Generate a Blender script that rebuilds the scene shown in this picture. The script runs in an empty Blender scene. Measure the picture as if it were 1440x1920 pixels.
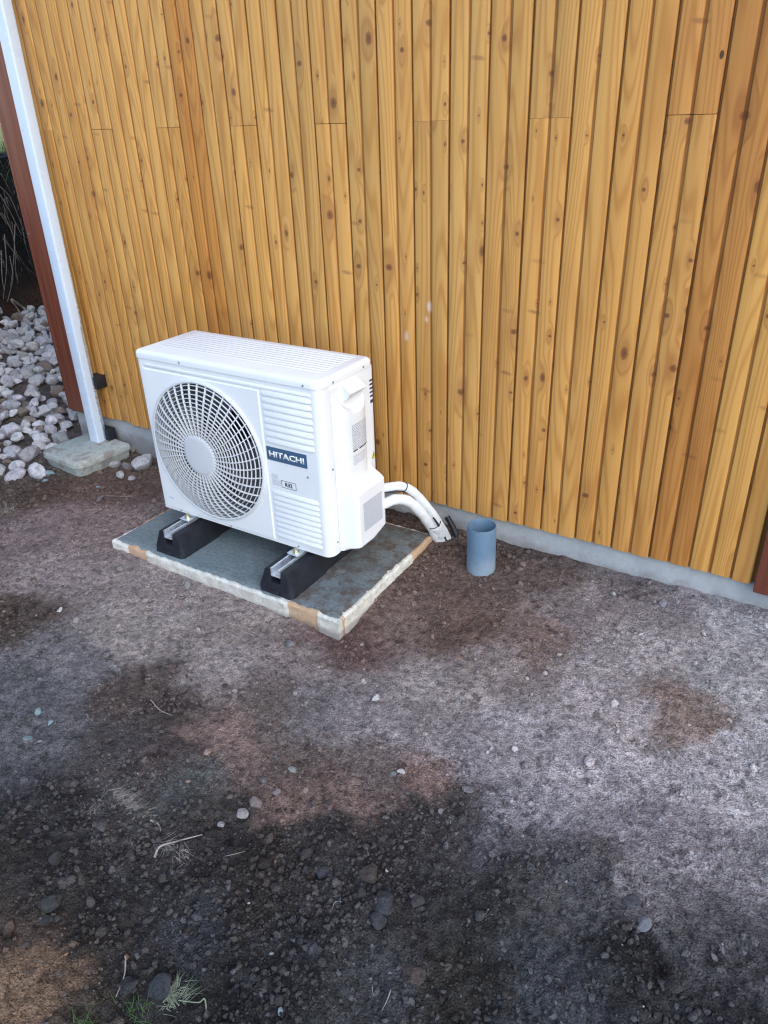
import bpy, bmesh, math, random
import numpy as np
from mathutils import Vector, Matrix

random.seed(7)
rng = np.random.default_rng(11)
scene = bpy.context.scene
col = scene.collection
R = math.radians

# ---------------------------------------------------------------- camera
PITCH, YAW, ROLL = 0.4913, 0.5896, -0.0357
CAM = Vector((0.0, -2.3, 1.5))
fwd = Vector((-math.sin(YAW) * math.cos(PITCH), math.cos(YAW) * math.cos(PITCH), -math.sin(PITCH)))
rt0 = Vector((math.cos(YAW), math.sin(YAW), 0))
up0 = rt0.cross(fwd)
right = rt0 * math.cos(ROLL) + up0 * math.sin(ROLL)
upv = up0 * math.cos(ROLL) - rt0 * math.sin(ROLL)
cam_data = bpy.data.cameras.new('camera')
cam_data.sensor_fit = 'AUTO'
cam_data.sensor_width = 36.0
cam_data.lens = 1412.6 / 1920 * 36.0
cam_data.clip_start = 0.05
cam_data.clip_end = 400
cam = bpy.data.objects.new('camera', cam_data)
mw = Matrix((right, upv, -fwd)).transposed().to_4x4()
mw.translation = CAM
cam.matrix_world = mw
col.objects.link(cam)
scene.camera = cam

# ---------------------------------------------------------------- sky, sun, exposure
SUN_EL, SUN_AZ = R(38), R(122)         # hazy light from the open side of the yard, right of the viewer
world = bpy.data.worlds.new('World')
scene.world = world
world.use_nodes = True
wn, wl = world.node_tree.nodes, world.node_tree.links
wn.clear()
sky = wn.new('ShaderNodeTexSky')
sky.sky_type = 'NISHITA'
sky.sun_disc = False
sky.sun_elevation = SUN_EL
sky.sun_rotation = SUN_AZ
sky.air_density = 1.0
sky.dust_density = 0.6
sky.ozone_density = 1.0
hsv = wn.new('ShaderNodeHueSaturation')
hsv.inputs['Saturation'].default_value = 0.95
wbg = wn.new('ShaderNodeBackground')
wbg.inputs['Strength'].default_value = 0.15
wout = wn.new('ShaderNodeOutputWorld')
wl.new(sky.outputs[0], hsv.inputs['Color'])
wl.new(hsv.outputs[0], wbg.inputs['Color'])
wl.new(wbg.outputs[0], wout.inputs['Surface'])
sun_data = bpy.data.lights.new('sun', 'SUN')
sun_data.energy = 0.5
sun_data.angle = R(50)
sun_data.color = (1.0, 0.97, 0.93)
sun = bpy.data.objects.new('sun', sun_data)
sdir = Vector((math.sin(SUN_AZ) * math.cos(SUN_EL), math.cos(SUN_AZ) * math.cos(SUN_EL), math.sin(SUN_EL)))
sun.rotation_euler = sdir.to_track_quat('Z', 'Y').to_euler()
sun.location = (0, 0, 12)
col.objects.link(sun)
scene.view_settings.view_transform = 'Standard'
scene.view_settings.look = 'None'
scene.view_settings.gamma = 1.0
scene.view_settings.exposure = 1.38
scene.cycles.use_denoising = True
scene.cycles.filter_width = 1.2
scene.cycles.max_bounces = 5
scene.cycles.diffuse_bounces = 3

# ---------------------------------------------------------------- mesh helpers
class MB:
    """collects shapes; build() links them as one mesh object"""
    def __init__(s):
        s.v, s.f = [], []
    def add(s, verts, faces):
        o = len(s.v)
        s.v += [tuple(p) for p in verts]
        s.f += [tuple(i + o for i in f) for f in faces]
        return s
    def box(s, x0, x1, y0, y1, z0, z1, r=0.0, seg=2):
        bm = bmesh.new()
        bmesh.ops.create_cube(bm, size=1)
        for v in bm.verts:
            v.co = Vector((x0 if v.co.x < 0 else x1, y0 if v.co.y < 0 else y1, z0 if v.co.z < 0 else z1))
        if r > 0:
            bmesh.ops.bevel(bm, geom=list(bm.edges), offset=r, segments=seg, profile=0.5, affect='EDGES')
        bm.verts.ensure_lookup_table()
        s.add([v.co[:] for v in bm.verts], [[v.index for v in f.verts] for f in bm.faces])
        bm.free()
        return s
    def prism(s, poly, axis, a0, a1):
        """poly: list of 2D points; axis: extrusion axis"""
        def P(p, a):
            return {'x': (a, p[0], p[1]), 'y': (p[0], a, p[1]), 'z': (p[0], p[1], a)}[axis]
        n = len(poly)
        vs = [P(p, a0) for p in poly] + [P(p, a1) for p in poly]
        fs = [(i, (i + 1) % n, n + (i + 1) % n, n + i) for i in range(n)]
        fs += [tuple(range(n))[::-1], tuple(range(n, 2 * n))]
        return s.add(vs, fs)
    def tube(s, pts, rad, seg=8, caps=True):
        pts = [Vector(p) for p in pts]
        n = len(pts)
        rads = rad if isinstance(rad, (list, tuple)) else [rad] * n
        t0 = (pts[1] - pts[0]).normalized()
        nrm = t0.orthogonal().normalized()
        vs, fs = [], []
        for i, p in enumerate(pts):
            t = (pts[min(i + 1, n - 1)] - pts[max(i - 1, 0)]).normalized()
            nrm = (nrm - t * nrm.dot(t)).normalized()
            b = t.cross(nrm)
            for k in range(seg):
                a = 2 * math.pi * k / seg
                vs.append(p + (nrm * math.cos(a) + b * math.sin(a)) * rads[i])
        for i in range(n - 1):
            for k in range(seg):
                k2 = (k + 1) % seg
                fs.append((i * seg + k, i * seg + k2, (i + 1) * seg + k2, (i + 1) * seg + k))
        if caps:
            fs.append(tuple(range(seg))[::-1])
            fs.append(tuple((n - 1) * seg + k for k in range(seg)))
        return s.add(vs, fs)
    def lathe(s, prof, seg=48, axis='z', c=(0, 0, 0), closed=False):
        """prof: (radius, height) list"""
        vs, fs = [], []
        n = len(prof)
        for k in range(seg):
            a = 2 * math.pi * k / seg
            for r, h in prof:
                x, y = r * math.cos(a), r * math.sin(a)
                p = (x, y, h) if axis == 'z' else ((x, h, y) if axis == 'y' else (h, x, y))
                vs.append((p[0] + c[0], p[1] + c[1], p[2] + c[2]))
        m = n if closed else n - 1
        for k in range(seg):
            k2 = (k + 1) % seg
            for i in range(m):
                j = (i + 1) % n
                fs.append((k * n + i, k2 * n + i, k2 * n + j, k * n + j))
        return s.add(vs, fs)
    def loft(s, outline, levels, cap0=True, cap1=True):
        """outline: CCW 2D polygon; levels: (z, inset)"""
        n = len(outline)
        pts = [Vector((p[0], p[1])) for p in outline]
        nr = []
        for i in range(n):
            e = (pts[(i + 1) % n] - pts[i - 1]).normalized()
            nr.append(Vector((e.y, -e.x)))
        vs, fs = [], []
        for z, ins in levels:
            for i in range(n):
                q = pts[i] - nr[i] * ins
                vs.append((q.x, q.y, z))
        for l in range(len(levels) - 1):
            for i in range(n):
                j = (i + 1) % n
                fs.append((l * n + i, l * n + j, (l + 1) * n + j, (l + 1) * n + i))
        if cap0: fs.append(tuple(range(n))[::-1])
        if cap1: fs.append(tuple((len(levels) - 1) * n + i for i in range(n)))
        return s.add(vs, fs)
    def mesh(s, name, mat=None, smooth=True, angle=35):
        me = bpy.data.meshes.new(name)
        me.from_pydata(s.v, [], s.f)
        bm = bmesh.new(); bm.from_mesh(me)
        bmesh.ops.recalc_face_normals(bm, faces=bm.faces)
        bm.to_mesh(me); bm.free()
        if mat: me.materials.append(mat)
        if smooth:
            me.polygons.foreach_set('use_smooth', [True] * len(me.polygons))
            try: me.set_sharp_from_angle(angle=R(angle))
            except Exception: pass
        return me
    def build(s, name, mat, parent=None, loc=None, rotz=None, smooth=True, angle=35):
        return link(name, s.mesh(name, mat, smooth, angle), parent, loc, rotz)

def link(name, me, parent=None, loc=None, rotz=None):
    o = bpy.data.objects.new(name, me)
    col.objects.link(o)
    if parent: o.parent = parent
    if loc is not None: o.location = loc
    if rotz is not None: o.rotation_euler = (0, 0, rotz)
    return o

def tag(o, label=None, cat=None, group=None, kind=None):
    if label: o['label'] = label
    if cat: o['category'] = cat
    if group: o['group'] = group
    if kind: o['kind'] = kind
    return o

def empty(name, loc=(0, 0, 0), rotz=0):
    o = link(name, None, None, loc, rotz)
    o.empty_display_size = 0.1
    return o

def round_rect(x0, x1, y0, y1, rads, seg=6):
    """CCW outline; rads for corners (x0y0, x1y0, x1y1, x0y1)"""
    cs = [((x0, y0), (1, 1), math.pi), ((x1, y0), (-1, 1), 1.5 * math.pi), ((x1, y1), (-1, -1), 0), ((x0, y1), (1, -1), 0.5 * math.pi)]
    out = []
    for (c, d, a0), r in zip(cs, rads):
        cx, cy = c[0] + d[0] * r, c[1] + d[1] * r
        for i in range(seg + 1):
            a = a0 + 0.5 * math.pi * i / seg
            out.append((cx + r * math.cos(a), cy + r * math.sin(a)))
    return out

def catmull(P, n=8):
    P = [Vector(p) for p in P]
    Q = [P[0] * 2 - P[1]] + P + [P[-1] * 2 - P[-2]]
    out = []
    for i in range(1, len(Q) - 2):
        a, b, c, d = Q[i - 1:i + 3]
        for k in range(n):
            t = k / n
            out.append(0.5 * (2 * b + (c - a) * t + (2 * a - 5 * b + 4 * c - d) * t * t + (3 * b - a - 3 * c + d) * t ** 3))
    out.append(P[-1])
    return out

# ---------------------------------------------------------------- numpy value noise
_perm = np.random.default_rng(3).random((256, 256))
def vnoise(x, y):
    x = np.asarray(x, float); y = np.asarray(y, float)
    xi = np.floor(x).astype(int); yi = np.floor(y).astype(int)
    fx, fy = x - xi, y - yi
    fx = fx * fx * fx * (fx * (fx * 6 - 15) + 10); fy = fy * fy * fy * (fy * (fy * 6 - 15) + 10)
    g = lambda a, b: _perm[a & 255, b & 255]
    return (g(xi, yi) * (1 - fx) + g(xi + 1, yi) * fx) * (1 - fy) + (g(xi, yi + 1) * (1 - fx) + g(xi + 1, yi + 1) * fx) * fy
def fbm(x, y, sc, oct=4, gain=0.5):
    s = 0; a = 1; t = 0
    for o in range(oct):
        s = s + a * (vnoise(x * sc + 17.3 * o, y * sc + 9.1 * o) - 0.5); t += a
        a *= gain; sc *= 2.03
    return s / t * 2
def sstep(a, b, x):
    t = np.clip((x - a) / (b - a), 0, 1)
    return t * t * (3 - 2 * t)

# ---------------------------------------------------------------- node helpers
class NT:
    def __init__(s, name, rough=0.6, spec=0.4):
        s.mat = bpy.data.materials.new(name)
        s.mat.use_nodes = True
        s.t = s.mat.node_tree
        s.t.nodes.clear()
        s.out = s.n('ShaderNodeOutputMaterial')
        s.b = s.n('ShaderNodeBsdfPrincipled')
        s.b.inputs['Roughness'].default_value = rough
        s.b.inputs['Specular IOR Level'].default_value = spec
        s.t.links.new(s.b.outputs[0], s.out.inputs['Surface'])
    def n(s, t, **kw):
        nd = s.t.nodes.new(t)
        for k, v in kw.items(): setattr(nd, k, v)
        return nd
    def put(s, sock, v):
        if hasattr(v, 'links') or isinstance(v, bpy.types.NodeSocket): s.t.links.new(v, sock)
        elif isinstance(v, (tuple, list)) and sock.type == 'RGBA' and len(v) == 3: sock.default_value = (*v, 1)
        else: sock.default_value = v
    def m(s, op, a, b=None, c=None, clamp=False):
        nd = s.n('ShaderNodeMath', operation=op, use_clamp=clamp)
        s.put(nd.inputs[0], a)
        if b is not None: s.put(nd.inputs[1], b)
        if c is not None: s.put(nd.inputs[2], c)
        return nd.outputs[0]
    def vm(s, op, a, b=None):
        nd = s.n('ShaderNodeVectorMath', operation=op)
        s.put(nd.inputs[0], a)
        if b is not None: s.put(nd.inputs[1], b)
        return nd.outputs['Value'] if op in ('LENGTH', 'DOT_PRODUCT', 'DISTANCE') else nd.outputs[0]
    def xyz(s, x, y, z):
        nd = s.n('ShaderNodeCombineXYZ')
        for k, v in enumerate((x, y, z)): s.put(nd.inputs[k], v)
        return nd.outputs[0]
    def sep(s, v):
        nd = s.n('ShaderNodeSeparateXYZ'); s.put(nd.inputs[0], v); return nd.outputs
    def noise(s, vec, scale, detail=3, rough=0.55, dist=0.0, out=0):
        nd = s.n('ShaderNodeTexNoise'); s.put(nd.inputs['Vector'], vec)
        nd.inputs['Scale'].default_value = scale; nd.inputs['Detail'].default_value = detail
        nd.inputs['Roughness'].default_value = rough; nd.inputs['Distortion'].default_value = dist
        return nd.outputs[out]
    def vor(s, vec, scale, feature='F1', dims='3D', rand=1.0):
        nd = s.n('ShaderNodeTexVoronoi', feature=feature, voronoi_dimensions=dims)
        s.put(nd.inputs['Vector'], vec); nd.inputs['Scale'].default_value = scale
        nd.inputs['Randomness'].default_value = rand
        return nd.outputs
    def ramp(s, v, lo, hi, a=0.0, b=1.0, smooth=True):
        nd = s.n('ShaderNodeMapRange', interpolation_type='SMOOTHSTEP' if smooth else 'LINEAR')
        s.put(nd.inputs[0], v); s.put(nd.inputs[1], lo); s.put(nd.inputs[2], hi); s.put(nd.inputs[3], a); s.put(nd.inputs[4], b)
        return nd.outputs[0]
    def mix(s, f, a, b, mode='MIX'):
        nd = s.n('ShaderNodeMix', data_type='RGBA', blend_type=mode)
        s.put(nd.inputs[0], f); s.put(nd.inputs[6], a); s.put(nd.inputs[7], b)
        return nd.outputs[2]
    def grey(s, v):
        nd = s.n('ShaderNodeCombineColor')
        for k in range(3): s.put(nd.inputs[k], v)
        return nd.outputs[0]
    def bump(s, h, strength=0.5, dist=0.01):
        nd = s.n('ShaderNodeBump'); s.put(nd.inputs['Height'], h)
        nd.inputs['Strength'].default_value = strength; nd.inputs['Distance'].default_value = dist
        s.t.links.new(nd.outputs[0], s.b.inputs['Normal'])
    def coord(s, k='Object'): return s.n('ShaderNodeTexCoord').outputs[k]
    def pos(s): return s.n('ShaderNodeNewGeometry').outputs['Position']
    def color(s, v): s.put(s.b.inputs['Base Color'], v)
    def rough(s, v): s.put(s.b.inputs['Roughness'], v)
    def attr(s, name):
        nd = s.n('ShaderNodeAttribute'); nd.attribute_name = name; return nd.outputs

def simple(name, c, rough=0.5, spec=0.4, metal=0.0, var=0.12, vscale=14.0, bump=0.0, bscale=120.0, bdist=0.001):
    t = NT(name, rough, spec)
    t.b.inputs['Metallic'].default_value = metal
    p = t.coord()
    n = t.noise(p, vscale, 4)
    t.color(t.mix(1.0, (*c, 1), t.grey(t.ramp(n, 0.25, 0.75, 1 - var, 1 + var)), 'MULTIPLY'))
    t.rough(t.ramp(n, 0.2, 0.8, max(rough - 0.08, 0), min(rough + 0.08, 1)))
    if bump: t.bump(t.noise(p, bscale, 4), bump, bdist)
    return t.mat

# ---------------------------------------------------------------- materials
def wood_mat():
    t = NT('stained_pine', 0.5, 0.3)
    oi = t.n('ShaderNodeObjectInfo')
    rnd = oi.outputs['Random']
    p = t.sep(t.coord())
    px = t.m('ADD', p[0], t.m('MULTIPLY', rnd, 37.0))
    pz = t.m('ADD', p[2], t.m('MULTIPLY', rnd, 191.0))
    CX, CZ = 0.062, 0.17
    v = t.xyz(t.m('DIVIDE', px, CX), t.m('DIVIDE', pz, CZ), 0.0)
    vo = t.vor(v, 1.0, dims='2D')
    dv = t.sep(t.vm('SUBTRACT', vo['Position'], v))
    dx = t.m('MULTIPLY', dv[0], CX); dz = t.m('MULTIPLY', dv[1], CZ)
    vc = t.n('ShaderNodeSeparateColor'); t.put(vc.inputs[0], vo['Color'])
    keep = t.m('GREATER_THAN', vc.outputs[0], t.m('ADD', 0.30, t.m('MULTIPLY', t.m('FRACT', t.m('MULTIPLY', rnd, 17.3)), 0.52)))
    rk = t.m('ADD', 0.0028, t.m('MULTIPLY', t.m('POWER', vc.outputs[1], 3.0), 0.0115))
    wob = t.m('MULTIPLY', t.m('SUBTRACT', t.noise(t.xyz(px, pz, 0.0), 90, 2), 0.5), 0.006)
    d = t.m('ADD', t.m('SQRT', t.m('ADD', t.m('MULTIPLY', dx, dx), t.m('MULTIPLY', t.m('MULTIPLY', dz, dz), t.ramp(vc.outputs[2], 0, 1, 0.3, 1.5)))), wob)
    knot = t.m('MULTIPLY', keep, t.m('SUBTRACT', 1.0, t.ramp(t.m('DIVIDE', d, rk), 0.75, 1.25)))
    core = t.m('MULTIPLY', keep, t.m('SUBTRACT', 1.0, t.ramp(t.m('DIVIDE', d, rk), 0.1, 0.8)))
    dh = t.m('SQRT', t.m('ADD', t.m('MULTIPLY', dx, dx), t.m('MULTIPLY', t.m('MULTIPLY', dz, dz), 0.12)))
    halo = t.m('MULTIPLY', keep, t.m('SUBTRACT', 1.0, t.ramp(t.m('DIVIDE', dh, rk), 0.8, 3.2)))
    # grain bends round the knots: contour lines of a long stretched noise read as cathedral figure
    g = t.m('ADD', px, t.m('MULTIPLY', t.m('MULTIPLY', halo, dx), 0.55))
    n1 = t.noise(t.xyz(t.m('MULTIPLY', g, 9.0), t.m('MULTIPLY', pz, 0.55), rnd), 1.0, 1.5, 0.4)
    n1 = t.m('ADD', n1, t.m('MULTIPLY', halo, 0.06))
    ring = t.m('POWER', t.m('ADD', 0.5, t.m('MULTIPLY', 0.5, t.m('SINE', t.m('MULTIPLY', n1, 120.0)))), 2.5)
    fine = t.noise(t.xyz(t.m('MULTIPLY', g, 420.0), t.m('MULTIPLY', pz, 5.0), 0.0), 1.0, 3, 0.6)
    broad = t.noise(t.xyz(t.m('MULTIPLY', px, 14.0), t.m('MULTIPLY', pz, 1.3), 3.0), 1.0, 3)
    c = t.mix(t.m('MULTIPLY', ring, 0.62), (0.635, 0.342, 0.100), (0.43, 0.185, 0.042))
    c = t.mix(t.ramp(fine, 0.35, 0.75, 0, 0.30), c, (0.41, 0.185, 0.044))
    c = t.mix(t.ramp(broad, 0.45, 0.75, 0, 0.6), c, (0.43, 0.190, 0.048))
    c = t.mix(t.ramp(broad, 0.42, 0.2, 0, 0.35), c, (0.67, 0.41, 0.150))
    # spike knots: wide faint smears across the board
    v2 = t.xyz(t.m('DIVIDE', px, .11), t.m('DIVIDE', t.m('ADD', pz, 7.7), .46), 0.0)
    vo2 = t.vor(v2, 1.0, dims='2D')
    d2 = t.sep(t.vm('SUBTRACT', vo2['Position'], v2))
    vc2 = t.n('ShaderNodeSeparateColor'); t.put(vc2.inputs[0], vo2['Color'])
    ex = t.m('MULTIPLY', d2[0], .11 / .030); ez = t.m('MULTIPLY', t.m('ADD', d2[1], t.m('MULTIPLY', d2[0], .03)), .46 / .0085)
    smear = t.m('SUBTRACT', 1.0, t.ramp(t.m('ADD', t.m('SQRT', t.m('ADD', t.m('MULTIPLY', ex, ex), t.m('MULTIPLY', ez, ez))), t.m('MULTIPLY', wob, 70.0)), .25, 1.1))
    smear = t.m('MULTIPLY', smear, t.m('GREATER_THAN', vc2.outputs[0], .55))
    c = t.mix(t.m('MULTIPLY', smear, t.ramp(vc2.outputs[1], 0, 1, .25, .6)), c, (0.23, 0.10, 0.045))
    c = t.mix(t.m('MULTIPLY', halo, 0.36), c, (0.29, 0.12, 0.04))
    c = t.mix(t.m('MULTIPLY', knot, 0.75), c, (0.19, 0.07, 0.03))
    c = t.mix(t.m('MULTIPLY', core, 0.45), c, (0.07, 0.026, 0.014))
    # the planed-in groove keeps more stain
    gr = t.ramp(p[1], 0.002, 0.008)
    c = t.mix(t.m('MULTIPLY', gr, 0.6), c, (0.25, 0.11, 0.035))
    c = t.mix(1.0, c, oi.outputs['Color'], 'MULTIPLY')
    # two rubbed pale smudges right of the heat pump
    w = t.pos()
    sm = None
    for (sx, sz, r) in ((-1.318, 0.888, 0.022), (-1.330, 0.842, 0.014), (-1.414, 0.774, 0.020)):
        q = t.vm('MULTIPLY', t.vm('SUBTRACT', w, (sx, 0, sz)), (1.6, 0, 0.8))
        a = t.m('SUBTRACT', 1.0, t.ramp(t.m('ADD', t.vm('LENGTH', q), t.m('MULTIPLY', t.m('SUBTRACT', t.noise(w, 70, 3), 0.5), 0.02)), r * 0.3, r))
        sm = a if sm is None else t.m('MAXIMUM', sm, a)
    c = t.mix(t.m('MULTIPLY', sm, 0.55), c, (0.62, 0.55, 0.50))
    q = t.vm('MULTIPLY', t.vm('SUBTRACT', w, (-.478, 0, 1.592)), (1.5, 0, 0.8))     # a knot hole
    c = t.mix(t.m('MULTIPLY', t.m('SUBTRACT', 1.0, t.ramp(t.vm('LENGTH', q), .006, .010)), 0.9), c, (0.03, 0.015, 0.008))
    t.color(c)
    t.rough(t.ramp(fine, 0.2, 0.8, 0.42, 0.6))
    t.bump(t.m('ADD', t.m('MULTIPLY', ring, 0.5), t.m('ADD', t.m('MULTIPLY', fine, 0.5), t.m('MULTIPLY', knot, -0.6))), 0.35, 0.0008)
    return t.mat

def red_wood_mat():
    t = NT('red_brown_painted_wood', 0.5, 0.35)
    p = t.sep(t.coord())
    n = t.noise(t.xyz(t.m('MULTIPLY', p[0], 60.0), t.m('MULTIPLY', p[1], 60.0), t.m('MULTIPLY', p[2], 2.2)), 1.0, 4)
    t.color(t.mix(t.ramp(n, 0.3, 0.75), (0.235, 0.070, 0.038), (0.145, 0.040, 0.022)))
    t.bump(n, 0.25, 0.001)
    return t.mat

def ground_mat():
    t = NT('bare_soil_and_gravel', 0.95, 0.15)
    p = t.pos()
    c = t.attr('soil')['Color']
    tint = t.attr('tint')['Fac']
    warp = t.noise(p, 8, 3)
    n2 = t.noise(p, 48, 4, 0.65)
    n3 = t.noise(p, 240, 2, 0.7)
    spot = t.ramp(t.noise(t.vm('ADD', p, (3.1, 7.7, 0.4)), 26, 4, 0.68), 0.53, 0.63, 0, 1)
    f = t.m('MULTIPLY', t.ramp(warp, 0.3, 0.7, 0.84, 1.16), t.m('MULTIPLY', t.ramp(n2, 0.34, 0.66, 0.62, 1.42, False), t.ramp(n3, 0.32, 0.68, 0.50, 1.52, False)))  # soil mottling, contrast widened to paint in the shade of cavities between grains
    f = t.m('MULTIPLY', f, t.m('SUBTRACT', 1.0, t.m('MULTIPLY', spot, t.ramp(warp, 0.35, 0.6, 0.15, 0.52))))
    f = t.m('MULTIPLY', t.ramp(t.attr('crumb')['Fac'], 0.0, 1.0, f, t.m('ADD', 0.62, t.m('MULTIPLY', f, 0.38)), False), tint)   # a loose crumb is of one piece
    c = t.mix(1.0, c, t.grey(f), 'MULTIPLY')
    # grit: pale and reddish grains
    vo = t.vor(p, 150)
    vs = t.n('ShaderNodeSeparateColor'); t.put(vs.inputs[0], vo['Color'])
    grit = t.m('MULTIPLY', t.m('GREATER_THAN', vs.outputs[0], 0.84), t.m('SUBTRACT', 1.0, t.ramp(vo['Distance'], 0.3, 0.55)))
    c = t.mix(t.m('MULTIPLY', grit, 0.45), c, t.mix(1.0, c, t.grey(t.ramp(vs.outputs[1], 0, 1, 1.0, 2.2, False)), 'MULTIPLY'))
    t.color(c)
    h = t.m('ADD', t.m('MULTIPLY', n2, 1.0), t.m('ADD', t.m('MULTIPLY', n3, 0.45), t.m('MULTIPLY', grit, 0.35)))
    t.bump(h, 1.0, 0.016)
    return t.mat

def concrete_mat(name, c1, c2, rough=0.85, streak=False, dirt=None, grain=0.2, mud=0.0, splash=False):
    t = NT(name, rough, 0.3)
    p = t.coord()
    n = t.noise(p, 7, 5, 0.6)
    n2 = t.noise(p, 90, 4, 0.6)
    c = t.mix(t.ramp(n, 0.3, 0.7), c1, c2)
    h = n2
    if streak:
        q = t.vm('MULTIPLY', p, (14.0, 160.0, 1.0))
        st = t.noise(q, 1.0, 3, 0.6, 0.6)
        c = t.mix(t.ramp(st, 0.4, 0.75, 0, 0.4), c, (c1[0] * 0.45, c1[1] * 0.45, c1[2] * 0.45))
        h = t.m('ADD', n2, t.m('MULTIPLY', st, 1.2))
    if dirt:
        x = t.sep(p)
        far = t.ramp(x[0], dirt[0], dirt[1])
        dn = t.noise(p, 16, 5, 0.65)
        c = t.mix(t.m('MULTIPLY', far, t.ramp(dn, 0.42, 0.62, 0.15, 0.85)), c, (0.10, 0.075, 0.06))
        spots = t.ramp(t.noise(p, 60, 3), 0.62, 0.72, 0, 0.6)
        c = t.mix(t.m('MULTIPLY', spots, far), c, (0.17, 0.12, 0.10))
    c = t.mix(1.0, c, t.grey(t.ramp(n2, 0.25, 0.75, 1 - grain, 1 + grain)), 'MULTIPLY')
    if splash:
        zz = t.sep(t.pos())[2]
        c = t.mix(t.ramp(t.m('ADD', zz, t.m('MULTIPLY', t.m('SUBTRACT', t.noise(p, 14, 5, 0.7), 0.5), 0.12)), 0.075, 0.02, 0, 0.55), c, (0.19, 0.16, 0.14))
    if mud:
        c = t.mix(t.ramp(t.noise(p, 11, 5, 0.7), 0.50, 0.62, 0, mud), c, (0.20, 0.155, 0.13))
    t.color(c)
    t.bump(h, 0.4, 0.003)
    return t.mat

def form_board_mat():
    """rough board, mostly smeared with pale cement; bare orange wood in short patches"""
    t = NT('cement_smeared_board', 0.85, 0.2)
    p = t.coord()
    x = t.sep(p)
    n = t.noise(p, 22, 5, 0.65)
    n2 = t.noise(p, 120, 4, 0.6)
    wood = t.mix(t.noise(t.vm('MULTIPLY', p, (4, 4, 120)), 1.0, 3), (0.62, 0.43, 0.27), (0.50, 0.32, 0.19))
    cem = t.mix(t.ramp(n, 0.35, 0.65), (0.74, 0.72, 0.64), (0.56, 0.53, 0.46))
    bare = t.attr('bare')['Fac']
    k = t.ramp(t.m('ADD', t.m('MULTIPLY', bare, 0.8), t.m('MULTIPLY', t.m('SUBTRACT', n, 0.5), 1.3)), 0.42, 0.75)
    c = t.mix(k, cem, wood)
    low = t.ramp(t.m('ADD', x[2], t.m('MULTIPLY', t.m('SUBTRACT', n, 0.5), 0.05)), -0.040, -0.062)
    c = t.mix(t.m('MULTIPLY', low, 0.6), c, (0.16, 0.125, 0.11))
    c = t.mix(t.ramp(t.noise(p, 45, 4, 0.7), 0.56, 0.68, 0, 0.55), c, (0.42, 0.34, 0.26))
    t.color(t.mix(t.ramp(n2, 0.55, 0.7, 0, 0.6), c, (0.30, 0.26, 0.22)))
    t.bump(t.m('ADD', n, n2), 0.5, 0.004)
    return t.mat

def stone_mat():
    t = NT('rubble_stone', 0.85, 0.25)
    oi = t.n('ShaderNodeObjectInfo')
    p = t.vm('ADD', t.coord(), t.vm('MULTIPLY', t.xyz(1, 1, 1), t.xyz(t.m('MULTIPLY', oi.outputs['Random'], 40.0), 0, 0)))
    n = t.noise(p, 1.6, 5, 0.65)
    n2 = t.noise(p, 9, 4, 0.7)
    c = t.mix(t.ramp(n, 0.45, 0.7, 0, 0.55), oi.outputs['Color'], (0.16, 0.15, 0.15))
    c = t.mix(1.0, c, t.grey(t.ramp(n2, 0.25, 0.75, 0.72, 1.25)), 'MULTIPLY')
    t.color(c)
    t.bump(t.m('ADD', n, t.m('MULTIPLY', n2, 0.4)), 0.5, 0.12)
    return t.mat

def clod_mat():
    t = NT('soil_clod', 0.95, 0.12)
    oi = t.n('ShaderNodeObjectInfo')
    p = t.vm('ADD', t.coord(), t.xyz(t.m('MULTIPLY', oi.outputs['Random'], 40.0), 0.0, 0.0))
    n = t.noise(p, 2.2, 5, 0.7)
    n2 = t.noise(p, 11, 3, 0.7)
    f = t.m('MULTIPLY', t.ramp(n, 0.3, 0.7, 0.6, 1.45, False), t.ramp(n2, 0.3, 0.7, 0.65, 1.4, False))
    t.color(t.mix(1.0, oi.outputs['Color'], t.grey(f), 'MULTIPLY'))
    t.bump(t.m('ADD', n, t.m('MULTIPLY', n2, 0.5)), 0.9, 0.25)
    return t.mat

def print_mat(name, paper, ink, rows, cell, density=0.5):
    """rows of unreadably small print, as seen from the path"""
    t = NT(name, 0.45, 0.4)
    u = t.sep(t.coord('UV'))
    row = t.m('FRACT', t.m('MULTIPLY', u[1], float(rows)))
    line = t.m('MULTIPLY', t.m('GREATER_THAN', row, 0.32), t.m('LESS_THAN', row, 0.85))
    n = t.noise(t.xyz(t.m('MULTIPLY', u[0], float(cell)), t.m('FLOOR', t.m('MULTIPLY', u[1], float(rows))), 0.0), 1.0, 2, 0.7)
    k = t.m('MULTIPLY', line, t.ramp(n, density, density + 0.1))
    t.color(t.mix(k, paper, ink))
    return t.mat

M = {}
M['wood'] = wood_mat()
M['red'] = red_wood_mat()
M['ground'] = ground_mat()
M['foundation'] = concrete_mat('foundation_plaster', (0.36, 0.375, 0.38), (0.41, 0.425, 0.425), 0.8, grain=0.06, mud=0.12, splash=True)
M['slab'] = concrete_mat('grey_cast_concrete', (0.150, 0.190, 0.195), (0.205, 0.245, 0.250), 0.7, streak=True, dirt=(-0.15, 0.42))
M['plinth'] = concrete_mat('pale_green_concrete', (0.34, 0.38, 0.35), (0.42, 0.44, 0.40), 0.85, mud=0.6)
M['form'] = form_board_mat()
M['stone'] = stone_mat()
M['clod'] = clod_mat()
M['white'] = simple('white_enamel', (0.79, 0.80, 0.80), 0.5, 0.4, var=0.025, vscale=6)
M['white_grille'] = simple('white_grille_plastic', (0.66, 0.67, 0.68), 0.4, 0.45, var=0.03)
M['disc'] = simple('grey_disc_plastic', (0.60, 0.61, 0.63), 0.45, 0.4, var=0.03)
M['shroud'] = simple('grey_shroud', (0.26, 0.29, 0.32), 0.6, 0.3, var=0.08)
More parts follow.
